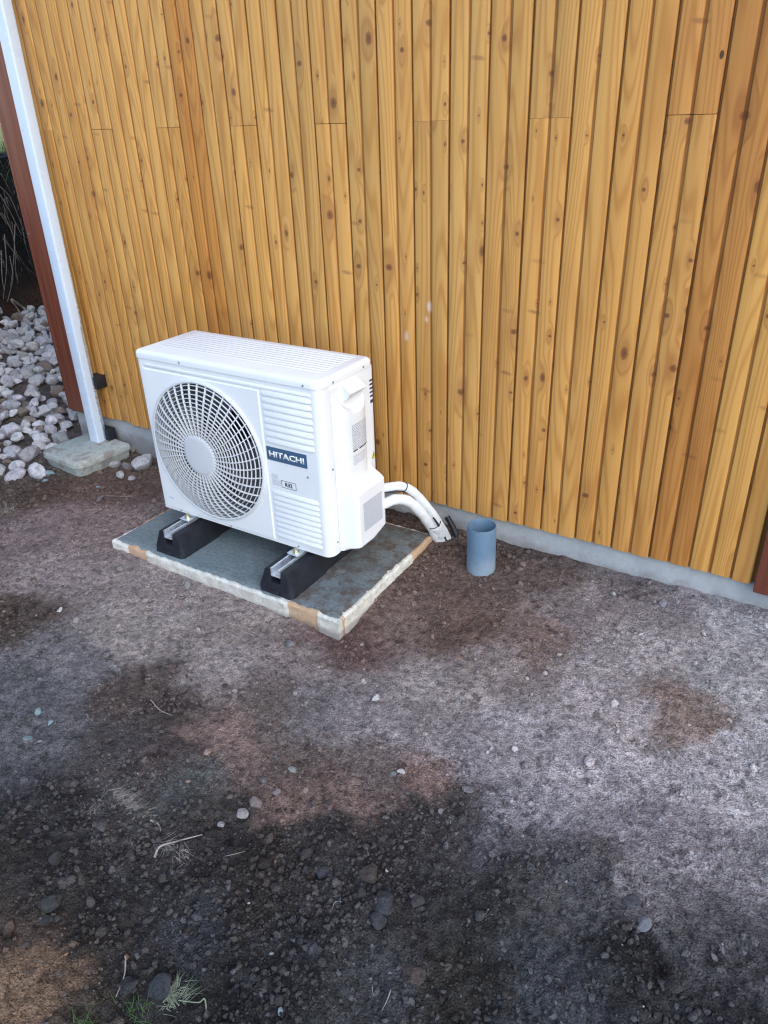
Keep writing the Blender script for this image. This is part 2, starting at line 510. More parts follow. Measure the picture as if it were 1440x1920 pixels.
M['blade'] = simple('grey_fan_blade', (0.07, 0.075, 0.085), 0.5, 0.4, var=0.08)
M['coil'] = simple('dark_coil_fins', (0.012, 0.014, 0.02), 0.6, 0.3, var=0.3, vscale=60)
M['badge'] = simple('slate_blue_badge', (0.055, 0.115, 0.20), 0.4, 0.45, var=0.04)
M['ink'] = simple('dark_ink', (0.035, 0.045, 0.07), 0.5, 0.3)
M['letter'] = simple('white_letter', (0.80, 0.81, 0.80), 0.4, 0.4, var=0.02)
M['screw'] = simple('screw_steel', (0.36, 0.38, 0.42), 0.4, 0.5, metal=0.8)
M['yellow'] = simple('yellow_sticker', (0.72, 0.58, 0.03), 0.5, 0.4, var=0.03)
M['rubber'] = simple('black_rubber', (0.016, 0.018, 0.024), 0.55, 0.4, var=0.25, vscale=30, bump=0.3, bscale=200)
M['galv'] = simple('galvanised_steel', (0.70, 0.74, 0.78), 0.28, 0.5, metal=0.7, var=0.1, vscale=30)
M['zinc'] = simple('yellow_zinc_bolt', (0.55, 0.52, 0.34), 0.35, 0.5, metal=0.85, var=0.15, vscale=60)
M['pvc'] = None
M['foam'] = simple('white_foam_lagging', (0.80, 0.81, 0.80), 0.7, 0.25, var=0.04, vscale=30, bump=0.25, bscale=90, bdist=0.002)
M['black'] = simple('black_plastic', (0.015, 0.016, 0.02), 0.45, 0.4)
M['downpipe'] = simple('white_coated_steel', (0.60, 0.68, 0.78), 0.28, 0.5, var=0.03, vscale=3)
M['roof'] = simple('dark_roof', (0.05, 0.045, 0.045), 0.7, 0.3)
M['root'] = simple('dry_root', (0.19, 0.17, 0.15), 0.85, 0.2, var=0.3, vscale=20)
M['straw'] = simple('dry_straw', (0.31, 0.28, 0.245), 0.8, 0.2, var=0.3, vscale=40)
M['grass'] = simple('green_grass', (0.075, 0.15, 0.035), 0.6, 0.3, var=0.4, vscale=30)
M['pale_grass'] = simple('pale_green_grass', (0.24, 0.28, 0.19), 0.7, 0.3, var=0.35, vscale=40)
M['label'] = print_mat('small_print_label', (0.78, 0.79, 0.80), (0.20, 0.24, 0.30), 16, 26, 0.42)
M['notice'] = print_mat('pale_notice', (0.56, 0.58, 0.62), (0.40, 0.43, 0.48), 15, 22, 0.45)
M['tiny'] = print_mat('tiny_print', (0.74, 0.75, 0.77), (0.33, 0.36, 0.42), 7, 14, 0.45)

def pvc_mat():
    t = NT('blue_grey_pvc', 0.5, 0.4)
    p = t.coord()
    z = t.sep(p)[2]
    n = t.noise(p, 30, 5, 0.65)
    low = t.ramp(t.m('ADD', z, t.m('MULTIPLY', t.m('SUBTRACT', n, 0.5), 0.14)), 0.10, 0.0)
    c = t.mix(t.ramp(n, 0.3, 0.7), (0.108, 0.182, 0.258), (0.128, 0.208, 0.282))
    c = t.mix(t.m('MULTIPLY', low, 0.75), c, (0.30, 0.35, 0.40))
    c = t.mix(t.ramp(t.noise(p, 55, 5, 0.7), 0.56, 0.7, 0, 0.35), c, (0.26, 0.33, 0.40))
    t.color(c)
    return t.mat
M['pvc'] = pvc_mat()
# ---------------------------------------------------------------- ground
SOIL = np.array([(-3.26, -0.56, 0.07, 0.048, 0.042),(-2.87, -0.35, 0.114, 0.076, 0.07),(-2.65, -0.8, 0.171, 0.127, 0.141),(-2.45, -0.69, 0.188, 0.141, 0.15),(-1.96, -0.85, 0.223, 0.181, 0.195),(-2.3, -1.05, 0.205, 0.162, 0.181),(-2.27, -1.22, 0.065, 0.048, 0.045),(-1.59, -0.83, 0.205, 0.165, 0.171),(-1.84, -1.08, 0.231, 0.195, 0.205),(-1.47, -1.08, 0.223, 0.188, 0.205),(-1.88, -1.26, 0.127, 0.12, 0.141),(-1.85, -1.45, 0.102, 0.102, 0.122),(-1.59, -1.29, 0.076, 0.058, 0.058),(-1.5, -1.21, 0.061, 0.048, 0.048),(-1.26, -0.95, 0.188, 0.15, 0.162),(-1.21, -0.77, 0.114, 0.07, 0.07),(-1.12, -0.55, 0.141, 0.098, 0.093),(-1.07, -0.26, 0.112, 0.078, 0.072),(-0.92, -0.54, 0.107, 0.072, 0.065),(-1.23, -0.26, 0.091, 0.061, 0.054),(-0.82, -0.12, 0.102, 0.076, 0.076),(-0.87, -0.01, 0.07, 0.053, 0.053),(-0.58, -0.24, 0.188, 0.162, 0.188),(-0.36, -0.11, 0.188, 0.171, 0.205),(-0.68, -0.46, 0.156, 0.114, 0.114),(-0.36, -0.42, 0.262, 0.242, 0.283),(-0.11, -0.12, 0.283, 0.283, 0.342),(-0.13, -0.42, 0.262, 0.262, 0.305),(-0.2, -0.56, 0.181, 0.133, 0.127),(-0.37, -0.62, 0.283, 0.254, 0.296),(-0.77, -0.66, 0.205, 0.171, 0.188),(-0.85, -0.85, 0.223, 0.195, 0.216),(-0.92, -1.02, 0.205, 0.181, 0.209),(-1.07, -1.06, 0.156, 0.141, 0.162),(-1.2, -1.14, 0.114, 0.091, 0.091),(-1.26, -1.29, 0.181, 0.12, 0.114),(-1.11, -1.35, 0.15, 0.102, 0.098),(-1.33, -1.42, 0.061, 0.048, 0.053),(-1.61, -1.55, 0.091, 0.091, 0.107),(-1.59, -1.64, 0.065, 0.065, 0.08),(-1.48, -1.47, 0.061, 0.054, 0.061),(-0.99, -1.28, 0.102, 0.076, 0.076),(-0.81, -1.18, 0.127, 0.098, 0.102),(-0.82, -1.28, 0.175, 0.114, 0.107),(-0.94, -1.36, 0.156, 0.102, 0.093),(-0.7, -1.11, 0.162, 0.105, 0.102),(-0.68, -0.99, 0.188, 0.171, 0.205),(-0.56, -0.92, 0.242, 0.223, 0.262),(-0.35, -0.9, 0.262, 0.242, 0.292),(-0.12, -0.76, 0.262, 0.246, 0.296),(0.01, -0.78, 0.305, 0.296, 0.352),(-0.42, -1.07, 0.205, 0.195, 0.242),(-0.51, -1.18, 0.054, 0.051, 0.061),(-0.58, -1.17, 0.048, 0.045, 0.051),(-0.41, -1.17, 0.102, 0.098, 0.122),(-0.6, -1.23, 0.045, 0.042, 0.048),(-0.23, -1.05, 0.171, 0.156, 0.195),(-0.07, -1.0, 0.205, 0.188, 0.231),(0.06, -0.99, 0.171, 0.162, 0.195),(-0.14, -1.16, 0.141, 0.133, 0.156),(-0.24, -1.22, 0.07, 0.07, 0.084),(-0.35, -1.24, 0.045, 0.045, 0.054),(-0.02, -1.19, 0.07, 0.07, 0.084),(0.1, -1.18, 0.061, 0.061, 0.076),(-0.1, -1.3, 0.023, 0.023, 0.027),(0.05, -1.3, 0.03, 0.03, 0.037),(-0.21, -1.43, 0.045, 0.051, 0.065),(-0.42, -1.36, 0.034, 0.034, 0.04),(-0.63, -1.34, 0.034, 0.032, 0.037),(-0.81, -1.41, 0.042, 0.038, 0.042),(-0.61, -1.48, 0.034, 0.032, 0.037),(-0.39, -1.54, 0.032, 0.03, 0.03),(-0.52, -1.62, 0.045, 0.048, 0.058),(-0.69, -1.66, 0.032, 0.032, 0.038),(-0.85, -1.55, 0.032, 0.027, 0.027),(-1.0, -1.56, 0.03, 0.028, 0.032),(-1.05, -1.51, 0.045, 0.04, 0.042),(-1.28, -1.56, 0.054, 0.051, 0.058),(-1.42, -1.68, 0.034, 0.032, 0.037),(-1.26, -1.8, 0.03, 0.028, 0.032),(-1.05, -1.75, 0.034, 0.034, 0.04),(-0.91, -1.73, 0.042, 0.045, 0.058),(-0.87, -1.84, 0.026, 0.026, 0.03),(-0.72, -1.78, 0.023, 0.023, 0.027),(-1.07, -1.87, 0.03, 0.027, 0.027),(-1.19, -1.93, 0.08, 0.054, 0.042),(-1.1, -1.99, 0.195, 0.12, 0.076),(-1.01, -1.97, 0.162, 0.1, 0.065),(-0.94, -1.92, 0.045, 0.038, 0.034),(-1.17, -1.45, 0.068, 0.072, 0.08),(-1.28, -1.89, 0.032, 0.03, 0.032),(0.01, -0.57, 0.283, 0.275, 0.328),(-1.58, 0.19, 0.045, 0.032, 0.03),(-3.15, 0.02, 0.091, 0.07, 0.061),(-0.09, 0.02, 0.205, 0.188, 0.223),(-0.47, -0.03, 0.127, 0.107, 0.122),(-0.95, -1.86, 0.027, 0.027, 0.032),(-1.11, -1.84, 0.03, 0.027, 0.03),(-0.86, -1.89, 0.027, 0.027, 0.03),(-1.2, -1.86, 0.03, 0.028, 0.032),(-1.25, -1.93, 0.061, 0.045, 0.037)])
HGT = np.array([(-.98,-.22,.022),(-.14,-.02,.038),(-.6,-.02,.028),(-.3,-.3,.03),(-1.23,-.80,-.012),(-2.3,-.81,.022),(-1.2,-.12,.026),(-1.17,-.4,.012),(-2.35,-.45,.03),
    (-1.8,-.84,.010),(-3.05,-.36,-.052),(-3.4,-.42,-.05),(-3.0,-.03,-.045),(-3.2,-.1,-.05),(-2.98,-.2,-.045),(-2.7,-.3,-.01),(-2.7,-.7,.01),(-1,-1.6,-.005),(0,-.9,.0),(-1.6,-1.6,.0),(-2.5,-1.1,.008),(.3,-.5,.02),
    (-.5,-1.6,.0),(-1.12,-2.1,.06),(-1.3,-1.95,.025),(-.8,-1.9,.0),(-3.2,-.9,.0),(-1.3,-1.2,.0),(-.6,-.9,.005),(-2.0,-.05,.03),(-1.5,-.06,.03),(.4,-1.3,.0)])
def idw(tab, x, y, pw, eps):
    num = 0; den = 0
    for row in tab:
        w = 1.0 / ((x - row[0]) ** 2 + (y - row[1]) ** 2 + eps)
        w = w * w * w if pw == 3 else w * np.sqrt(w)
        num = num + w[..., None] * row[2:]
        den = den + w
    return num / den[..., None]
def soil_color(x, y):
    wx = x + 0.10 * fbm(x, y, 4.0, 5, .72); wy = y + 0.10 * fbm(x + 40, y + 7, 4.0, 5, .72)
    c = idw(SOIL, wx, wy, 3, 0.0034)
    c = c * .78 + c.mean(-1, keepdims=True) * .22
    dk = np.clip(1.2 - c[..., 1:2] / .09, 0, 1)
    c = c * (1 + dk * np.array([.42, .40, .40]))
    c = c * np.array([1.54, 1.46, 1.25])
    # beyond the yard: brown rubble bed, black earth of the bank, field on top
    left = sstep(-3.0, -3.35, x + 0.1 * fbm(x, y, 4, 2))[..., None] * np.ones(3)
    c = c * (1 - left) + left * np.array([.135, .11, .095])
    b = sstep(-0.15, 0.05, bank_s(x, y))[..., None]
    c = c * (1 - b) + b * np.array([.012, .009, .008])
    low = b[..., 0] * sstep(0.34, 0.16, height0(x, y))
    c = c * (1 - low[..., None]) + low[..., None] * np.array([.10, .052, .032])
    top = sstep(0.6, 1.4, bank_s(x, y))[..., None]
    c = c * (1 - top) + top * np.array([.30, .27, .10])
    return c
def bank_s(x, y):
    return (x + 5.4) * -.832 + (y - .6) * -.555 + 0.16 * fbm(x, y, 1.3, 3)
def height0(x, y):
    h = idw(HGT, x, y, 1.5, 0.004)[..., 0]
    left = sstep(-3.3, -3.9, x)
    h = h * (1 - left) + left * (-.03 + 0.12 * sstep(-3.9, -5.6, x))
    h = h + 1.14 * sstep(0.0, 0.26, bank_s(x, y))
    return h
def height(x, y, colr=None):
    h = height0(x, y)
    if colr is None: colr = soil_color(x, y)
    dark = np.clip(1.15 - colr[..., 1] / 0.13, 0.12, 1)
    near = sstep(0.0, -0.15, y) * sstep(-3.6, -3.2, x)
    r = fbm(x, y, 2.6, 2) * 0.010 + fbm(x, y, 8.0, 3) * (0.004 + 0.022 * dark) + np.abs(fbm(x + 5, y, 26.0, 3)) * (0.003 + 0.020 * dark)
    r = r + fbm(x + 9, y + 3, 70.0, 2) * (0.0012 + 0.004 * dark)
    r = r + sstep(-.14, -.01, y) * sstep(.3, .02, y) * .022 * np.abs(fbm(x + 2, y, 9.0, 4))
    # banked a little against the foundation, flush round the slab
    return h + r * np.clip(near + 0.6, 0, 1)

def geo(a, b, n):
    return a + (b - a) * (np.linspace(0, 1, n) ** 2.6)
gx = np.concatenate([geo(-8, -90, 14)[1:][::-1], np.arange(-8, -3.45, .035), np.arange(-3.45, .45, .008), geo(.45, 90, 16)])
gy = np.concatenate([geo(-2.35, -90, 16)[1:][::-1], np.arange(-2.35, .02, .008), np.arange(.02, 3.2, .035), geo(3.2, 90, 14)])
GX, GY = np.meshgrid(gx, gy, indexing='xy')
ny, nx = GX.shape
GC = soil_color(GX, GY)
GZ = height(GX, GY, GC)
me = bpy.data.meshes.new('ground')
idx = np.arange(nx * ny).reshape(ny, nx)
quads = np.stack([idx[:-1, :-1], idx[:-1, 1:], idx[1:, 1:], idx[1:, :-1]], -1).reshape(-1, 4)
me.vertices.add(nx * ny)
me.vertices.foreach_set('co', np.stack([GX, GY, GZ], -1).astype(np.float32).ravel())
me.loops.add(quads.size)
me.loops.foreach_set('vertex_index', quads.astype(np.int32).ravel())
me.polygons.add(len(quads))
me.polygons.foreach_set('loop_start', np.arange(0, quads.size, 4, dtype=np.int32))
me.polygons.foreach_set('use_smooth', np.ones(len(quads), dtype=bool))
me.update(calc_edges=True)
def soil_attrs(me, colr, tint, crumb=0.0):
    a = me.attributes.new('crumb', 'FLOAT', 'POINT')
    a.data.foreach_set('value', np.full(len(colr), crumb, dtype=np.float32))
    a = me.attributes.new('soil', 'FLOAT_COLOR', 'POINT')
    a.data.foreach_set('color', np.concatenate([colr, np.ones((len(colr), 1))], 1).astype(np.float32).ravel())
    a = me.attributes.new('tint', 'FLOAT', 'POINT')
    a.data.foreach_set('value', tint.astype(np.float32))
soil_attrs(me, GC.reshape(-1, 3), (1 - .45 * np.clip(1.25 - GC[..., 1] / .13, 0, 1)).ravel())   # shade in the gaps between crumbs, painted as a darker ground tint
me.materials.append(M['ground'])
ground = link('ground', me)
tag(ground, 'bare yard of packed purple grey gravel and dark crumbly soil', kind='structure')
def gh(x, y):
    j = min(max(int(np.searchsorted(gx, x)) - 1, 0), nx - 2); i = min(max(int(np.searchsorted(gy, y)) - 1, 0), ny - 2)
    u = (x - gx[j]) / (gx[j + 1] - gx[j]); v = (y - gy[i]) / (gy[i + 1] - gy[i])
    return float((GZ[i, j] * (1 - u) + GZ[i, j + 1] * u) * (1 - v) + (GZ[i + 1, j] * (1 - u) + GZ[i + 1, j + 1] * u) * v)

def project(P):
    v = Vector(P) - CAM
    w = v.dot(fwd)
    if w < 0.1: return None
    return 720 + 1412.6 * v.dot(right) / w, 960 - 1412.6 * v.dot(upv) / w
def on_ground(px, py, z=0.0):
    """where a point of the yard stands"""
    d = right * ((px - 720) / 1412.6) - upv * ((py - 960) / 1412.6) + fwd
    P = CAM.copy()
    for _ in range(4):
        t = (z - CAM.z) / d.z
        P = CAM + d * t
        z = gh(P.x, P.y)
    return Vector((P.x, P.y, z))

# ---------------------------------------------------------------- house
house = empty('house', (0, 0, 0))
tag(house, 'house with honey coloured vertical pine cladding on a grey foundation', 'house')
PITCHX, X0 = 0.1304, -0.598
def plank_mesh(z1, seed, half=False):
    r = np.random.default_rng(seed)
    w = PITCHX
    prof = [(0.0005, .011), (.0050, .011), (.0068, .004), (.0084, .0010), (.0108, 0), (.0584, 0), (.0608, .0010), (.0626, .004), (.0640, .0085), (.0702, .0085), (.0716, .004), (.0734, .0010), (.0758, 0), (w - .0048, 0), (w - .0022, .0010), (w - .0005, .004), (w - .0003, .012)]
    if half: prof = prof[:9]
    nz = max(2, int(z1 / 0.045))
    zs = np.linspace(0, z1, nz)
    ph = r.random(6) * 50
    vs, fs = [], []
    n = len(prof) + 2
    for i, z in enumerate(zs):
        ja = 0.0014 * float(fbm(np.array([z * 1.0 + ph[0]]), np.array([ph[1]]), 5.0, 3)[0])
        jb = 0.0014 * float(fbm(np.array([z * 1.0 + ph[2]]), np.array([ph[3]]), 5.0, 3)[0])
        for k, (x, y) in enumerate(prof):
            if 5 <= k <= 8 and not half: x += ja
            if 9 <= k <= 12: x += jb
            vs.append((x, y, z))
        xe = prof[-1][0]
        vs.append((xe, .025, z)); vs.append((0.0005, .025, z))
    for i in range(nz - 1):
        for k in range(n):
            k2 = (k + 1) % n
            fs.append((i * n + k, i * n + k2, (i + 1) * n + k2, (i + 1) * n + k))
    fs.append(tuple(range(n))[::-1]); fs.append(tuple((nz - 1) * n + k for k in range(n)))
    return MB().add(vs, fs).mesh('siding_board', M['wood'], angle=28)
ZB, ZJ, ZT = 0.125, 1.462, 2.95
full = [plank_mesh(ZT - ZB, 100 + i) for i in range(6)]
lower = [plank_mesh(ZJ - ZB - 0.001, 200 + i) for i in range(4)]
upper = [plank_mesh(ZT - ZJ - 0.0015, 300 + i) for i in range(4)]
TINT = {-14: (.86, .70, .54), -15: (.97, .90, .80), 1: (.80, .66, .56), 0: (.97, .9, .84), -1: (1.0, .93, .84), -3: (1.05, 1.0, .95), -12: (1.06, 1.04, .98), -9: (1.05, 1.03, 1.0), 2: (1.06, 1.02, .92), 3: (.98, .93, .85), -21: (.93, .88, .8), -2: (1.04, 1.0, .95), -19: (.98, .93, .86)}
prr = random.Random(5)
def plank(name, me, x, z, tint):
    o = link(name, me, house, (x + prr.uniform(-.0004, .0004), prr.uniform(-.0008, .0008), z))
    o.color = (*tint, 1)
    return o
for k in range(-21, 3):
    x = X0 + k * PITCHX
    tn = TINT.get(k, None)
    if tn is None:
        q = prr.uniform(-.10, .07); w_ = prr.uniform(-.09, .05)
        tn = (1 + q, 1 + q + w_ * .5, 1 + q + w_)
    dz = prr.uniform(-.0045, .005)
    if k % 3 == 0:
        plank('siding_board', lower[(k // 3) % 4], x, ZB + dz * .15, tn)
        q = prr.uniform(-.05, .05)
        t2 = (.93, .80, .72) if k == 0 else (1 + q, 1 + q, 1 + q)
        plank('siding_board', upper[(k // 3) % 4], x, ZJ, t2)
    else:
        plank('siding_board', full[k % 6], x, ZB + dz, tn)
plank('siding_board', plank_mesh(ZT - ZB, 555, half=True), X0 + 3 * PITCHX, ZB, TINT[3])
for k in range(7):                                  # the cladding goes on past the red trim
    q = prr.uniform(-.08, .05)
    plank('siding_board', full[k % 6], -.0105 + k * PITCHX, ZB, (1 + q, 1 + q, 1 + q))
MB().box(-3.55, 3.0, .026, 6.0, .10, 3.0).build('wall_core', M['wood'], house)
MB().box(-3.53, 2.98, .016, 5.9, -.6, .1235, .003).build('foundation', M['foundation'], house)
c1 = MB(); c1.box(-3.569, -3.531, -.002, .03, .119, 2.95, .003)
c1.build('corner_board', M['red'], house)
c2 = MB(); c2.box(-3.5285, -3.3375, -.010, .03, .121, 2.95, .004)
c2.build('corner_board', M['red'], house)
c3 = MB(); c3.box(-.131, -.012, -.022, .03, .112, 2.95, .004)
c3.build('corner_board', M['red'], house)
for z in (.45, 1.02, 1.62):
    MB().lathe([(0, -.004), (.004, -.004), (.0045, -.001), (.0045, .002)], 10, 'y', (-3.549, -.002, z)).build('nail_head', M['screw'], house)
rf = MB()
rf.prism([(-.28, 3.0), (3.0, 4.5), (6.3, 3.0), (6.3, 3.14), (3.0, 4.66), (-.28, 3.14)], 'x', -3.9, 3.3)
rf.build('roof', M['roof'], house)

# ---------------------------------------------------------------- downpipe and its concrete base
dp = empty('downpipe', (-3.263, -.075, .02))
tag(dp, 'white square metal downpipe standing on the concrete block at the house corner', 'downpipe')
ol = round_rect(-.034, .034, -.026, .026, (.008,) * 4, 4)
m = MB().loft(ol, [(0, .0), (2.95, 0)])
for i, v in enumerate(m.v):
    m.v[i] = (v[0] + v[2] * .010, v[1], v[2])
m.build('pipe', M['downpipe'], dp)
MB().box(-.012, .062, .020, .088, .28, .345, .004).build('bracket', M['black'], dp)
MB().box(-.012, .066, .020, .070, -.01, .065, .004).build('bracket', M['black'], dp)
MB().box(.0345, .040, .012, .0275, .0, 2.9, .001).build('seam', M['galv'], dp)

pl = empty('concrete_block', (-3.245, -.165, -.036), R(-4))
tag(pl, 'pale green concrete block with rounded corners under the white downpipe', 'concrete block')
ol = round_rect(-.165, .165, -.165, .155, (.05, .05, .02, .02), 6)
ol2 = round_rect(-.160, .160, -.160, .150, (.05, .05, .02, .02), 6)
MB().loft(ol2, [(-.08, .02), (.030, 0)]).build('base', M['plinth'], pl)
MB().loft(ol, [(.031, 0), (.052, .0), (.0575, .003), (.0605, .008)]).build('cap', M['plinth'], pl)

# ---------------------------------------------------------------- slab in its wooden frame
sl = empty('concrete_slab', (-1.765, -.446, .06), R(1.0))
tag(sl, 'grey concrete slab in a cement smeared board frame under the heat pump', 'slab')
sx, sy = .535, .318
bm = bmesh.new()
bmesh.ops.create_grid(bm, x_segments=90, y_segments=54, size=1)
for v in bm.verts:
    v.co.x *= sx - .007 - .003 * (v.co.x > 0); v.co.y *= sy - .0065
    e_ = min(sx - abs(v.co.x), sy - abs(v.co.y))
    v.co.z = -.006 * max(0, 1 - (e_ - .006) / .012) ** 2 + 0.0016 * float(fbm(np.array([v.co.x]), np.array([v.co.y]), 9, 3)[0]) + 0.001
bmesh.ops.solidify(bm, geom=list(bm.faces), thickness=0.12)
me = bpy.data.meshes.new('concrete'); bm.to_mesh(me); bm.free()
me.materials.append(M['slab'])
me.polygons.foreach_set('use_smooth', [True] * len(me.polygons))
me.set_sharp_from_angle(angle=R(40))
link('concrete', me, sl)
def board(x0, x1, y0, y1, bare):
    """frame board; bare: (from, to) stretches without cement, measured along the board"""
    along_x = (x1 - x0) > (y1 - y0)
    L = (x1 - x0) if along_x else (y1 - y0)
    n = 110
    vs, fs, bv = [], [], []
    for i in range(n + 1):
        u = L * i / n
        F = lambda s, sc, o=3: float(fbm(np.array([u + x0 * 3 + s]), np.array([y0 * 7 + s]), sc, o)[0])
        top = -.0035 + .0035 * F(0, 16) + .003 * F(2, 60, 2)
        b = max([float(sstep(a - .004, a + .004, u) * sstep(c + .004, c - .004, u)) for a, c in bare] + [0.0])
        cem = (1 - b) * .0035                       # the cement smear stands proud of the bare wood
        for q_, (s_, z) in enumerate(((0, -.10), (0, -.05), (0, -.036), (0, -.02), (0, top - .007), (.003, top), (.017, top), (.020, top - .003), (.020, -.10))):
            lump = (.0028 * F(5 + q_ * 1.7, 22, 3) - cem) if q_ < 5 else 0
            if x1 > 0 and not along_x:              # right-hand board shows its outer side
                s_, lump = (.020 - s_), -lump
            t_ = s_ + lump
            vs.append((x0 + u, y0 + t_, z + (.002 * F(9 + q_, 30) if 0 < q_ < 5 else 0)) if along_x else (x0 + t_, y0 + u, z))
            bv.append(b)
    for i in range(n):
        for k in range(9):
            fs.append((i * 9 + k, i * 9 + (k + 1) % 9, (i + 1) * 9 + (k + 1) % 9, (i + 1) * 9 + k))
    fs.append(tuple(range(9))[::-1]); fs.append(tuple(n * 9 + k for k in range(9)))
    mb = MB().add(vs, fs)
    me = mb.mesh('frame_board', M['form'])
    a = me.attributes.new('bare', 'FLOAT', 'POINT'); a.data.foreach_set('value', bv)
    return link('frame_board', me, sl)
board(-sx, sx, -sy, -sy + .02, [(.085, .19), (.86, .99)])
board(-sx + .001, sx - .022, sy - .02, sy, [(0, .4)])
board(-sx, -sx + .02, -sy + .0215, sy - .0215, [(.1, .3)])
board(sx - .02, sx, -sy + .0215, sy - .001, [(0, .014), (.45, .64)])
# ---------------------------------------------------------------- heat pump
hp = empty('heat_pump', (-2.142, -.618, .174), 0.0129)
tag(hp, 'white outdoor heat pump unit with round fan grille on rubber feet', 'heat pump')
W, D, H = .792, .290, .618
ZL = .590                      # underside of the lid
GCX, GCZ, GR = .285, .287, .258

def text_mesh(body, name, mat, w, h, bold=0.0, extrude=.0006):
    cu = bpy.data.curves.new(name, 'FONT')
    cu.body = body; cu.size = 1; cu.offset = bold; cu.extrude = 0.0; cu.fill_mode = 'FRONT'; cu.resolution_u = 3
    ob = bpy.data.objects.new(name, cu)
    col.objects.link(ob)
    dg = bpy.context.evaluated_depsgraph_get()
    me = bpy.data.meshes.new_from_object(ob.evaluated_get(dg))
    bpy.data.objects.remove(ob)
    co = np.zeros(len(me.vertices) * 3); me.vertices.foreach_get('co', co); co = co.reshape(-1, 3)
    lo, hi = co.min(0), co.max(0)
    co = (co - lo) / np.maximum(hi - lo, 1e-6)
    out = np.stack([co[:, 0] * w, np.zeros(len(co)), co[:, 1] * h], 1)   # stands in the xz plane, facing -y
    me.vertices.foreach_set('co', out.ravel())
    bm = bmesh.new(); bm.from_mesh(me)
    r = bmesh.ops.extrude_face_region(bm, geom=list(bm.faces))
    bmesh.ops.translate(bm, verts=[e for e in r['geom'] if isinstance(e, bmesh.types.BMVert)], vec=(0, -extrude, 0))
    bmesh.ops.recalc_face_normals(bm, faces=bm.faces)
    bm.to_mesh(me); bm.free()
    me.materials.clear(); me.materials.append(mat); me.name = name
    return me

def holed_rect(mb, x0, x1, z0, z1, y, cx, cz, r, n=96, lip=None, chamfer=None):
    ring, outer = [], []
    for i in range(n):
        a = 2 * math.pi * i / n
        c, s = math.cos(a), math.sin(a)
        ring.append((cx + r * c, y, cz + r * s))
        t = min([((x1 if c > 0 else x0) - cx) / c if abs(c) > 1e-9 else 1e9, ((z1 if s > 0 else z0) - cz) / s if abs(s) > 1e-9 else 1e9])
        outer.append([cx + t * c, y, cz + t * s])
    for X, Z in ((x0, z0), (x1, z0), (x1, z1), (x0, z1)):     # snap the nearest ray to each corner
        k = min(range(n), key=lambda i: (outer[i][0] - X) ** 2 + (outer[i][2] - Z) ** 2)
        outer[k] = [X, y, Z]
    fs = [(i, (i + 1) % n, n + (i + 1) % n, n + i) for i in range(n)]
    vs = ring + [tuple(p) for p in outer]
    if lip is not None:
        vs += [(cx + (r - .002) * math.cos(2 * math.pi * i / n), y + lip, cz + (r - .002) * math.sin(2 * math.pi * i / n)) for i in range(n)]
        fs += [(i, 2 * n + i, 2 * n + (i + 1) % n, (i + 1) % n) for i in range(n)]
    if chamfer is not None:
        o = len(vs)
        mx, mz = (x0 + x1) / 2, (z0 + z1) / 2
        for p in outer:
            vs.append((p[0] + (chamfer if p[0] >= x1 - 1e-6 else -chamfer if p[0] <= x0 + 1e-6 else 0), y + chamfer * .8, p[2] + (chamfer if p[2] >= z1 - 1e-6 else -chamfer if p[2] <= z0 + 1e-6 else 0)))
        fs += [(n + i, n + (i + 1) % n, o + (i + 1) % n, o + i) for i in range(n)]
    mb.add(vs, fs)

# base pan and back
MB().box(.012, W - .012, .012, D - .006, -.004, .03, .006).build('base_pan', M['white'], hp)
back = MB()
back.box(.004, W - .004, D - .012, D - .002, .02, ZL)
back.build('rear_panel', M['white'], hp)
MB().box(.02, W * .72, D - .045, D - .02, .03, ZL - .01).build('coil', M['coil'], hp)
lf = MB(); lf.box(.0015, .006, .0115, D, .0, ZL, .001)
lf.build('side_panel', M['white'], hp)
pr = MB(); pr.box(W - .006, W - .001, .048, D, .0, ZL, .001)
pr.build('side_panel', M['white'], hp)
MB().box(W * .70, W * .705, .012, D - .02, .02, ZL - .005).build('partition', M['coil'], hp)
# front panel: flat sheet with the fan opening, rolled edges left and right
fp = MB()
XL, XR, RR = .010, W - .030, .030
holed_rect(fp, XL, XR, .0, ZL - .001, 0.0, GCX, GCZ, GR + .004, lip=.02)
def strip(path):
    vs = [(x, y, z) for z in (.0, ZL - .001) for x, y in path]
    n = len(path)
    fp.add(vs, [(i, i + 1, n + i + 1, n + i) for i in range(n - 1)])
strip([(XL - .010 * math.sin(a), .010 - .010 * math.cos(a)) for a in np.linspace(0, math.pi / 2, 6)] + [(.0, .03)])
strip([(XR + RR * math.sin(a), RR - RR * math.cos(a)) for a in np.linspace(0, math.pi / 2, 10)] + [(W, .050), (W - .006, .051)])
fp.add([(XL, 0, 0), (XR, 0, 0), (XR, .012, 0), (XL, .012, 0)], [(0, 1, 2, 3)])
front = fp.build('front_panel', M['white'], hp, angle=40)
# raised field round the fan
pf = MB()
holed_rect(pf, .026, .548, .012, .552, -.0035, GCX, GCZ, GR + .002, lip=.006, chamfer=.0042)
pf.build('fan_field', M['white'], front, angle=20)
# pressed horizontal bead under the lid
bd = MB()
bd.box(.036, .757, -.0035, .002, .562, .572, .0022, 2)
bd.build('bead', M['white'], front)
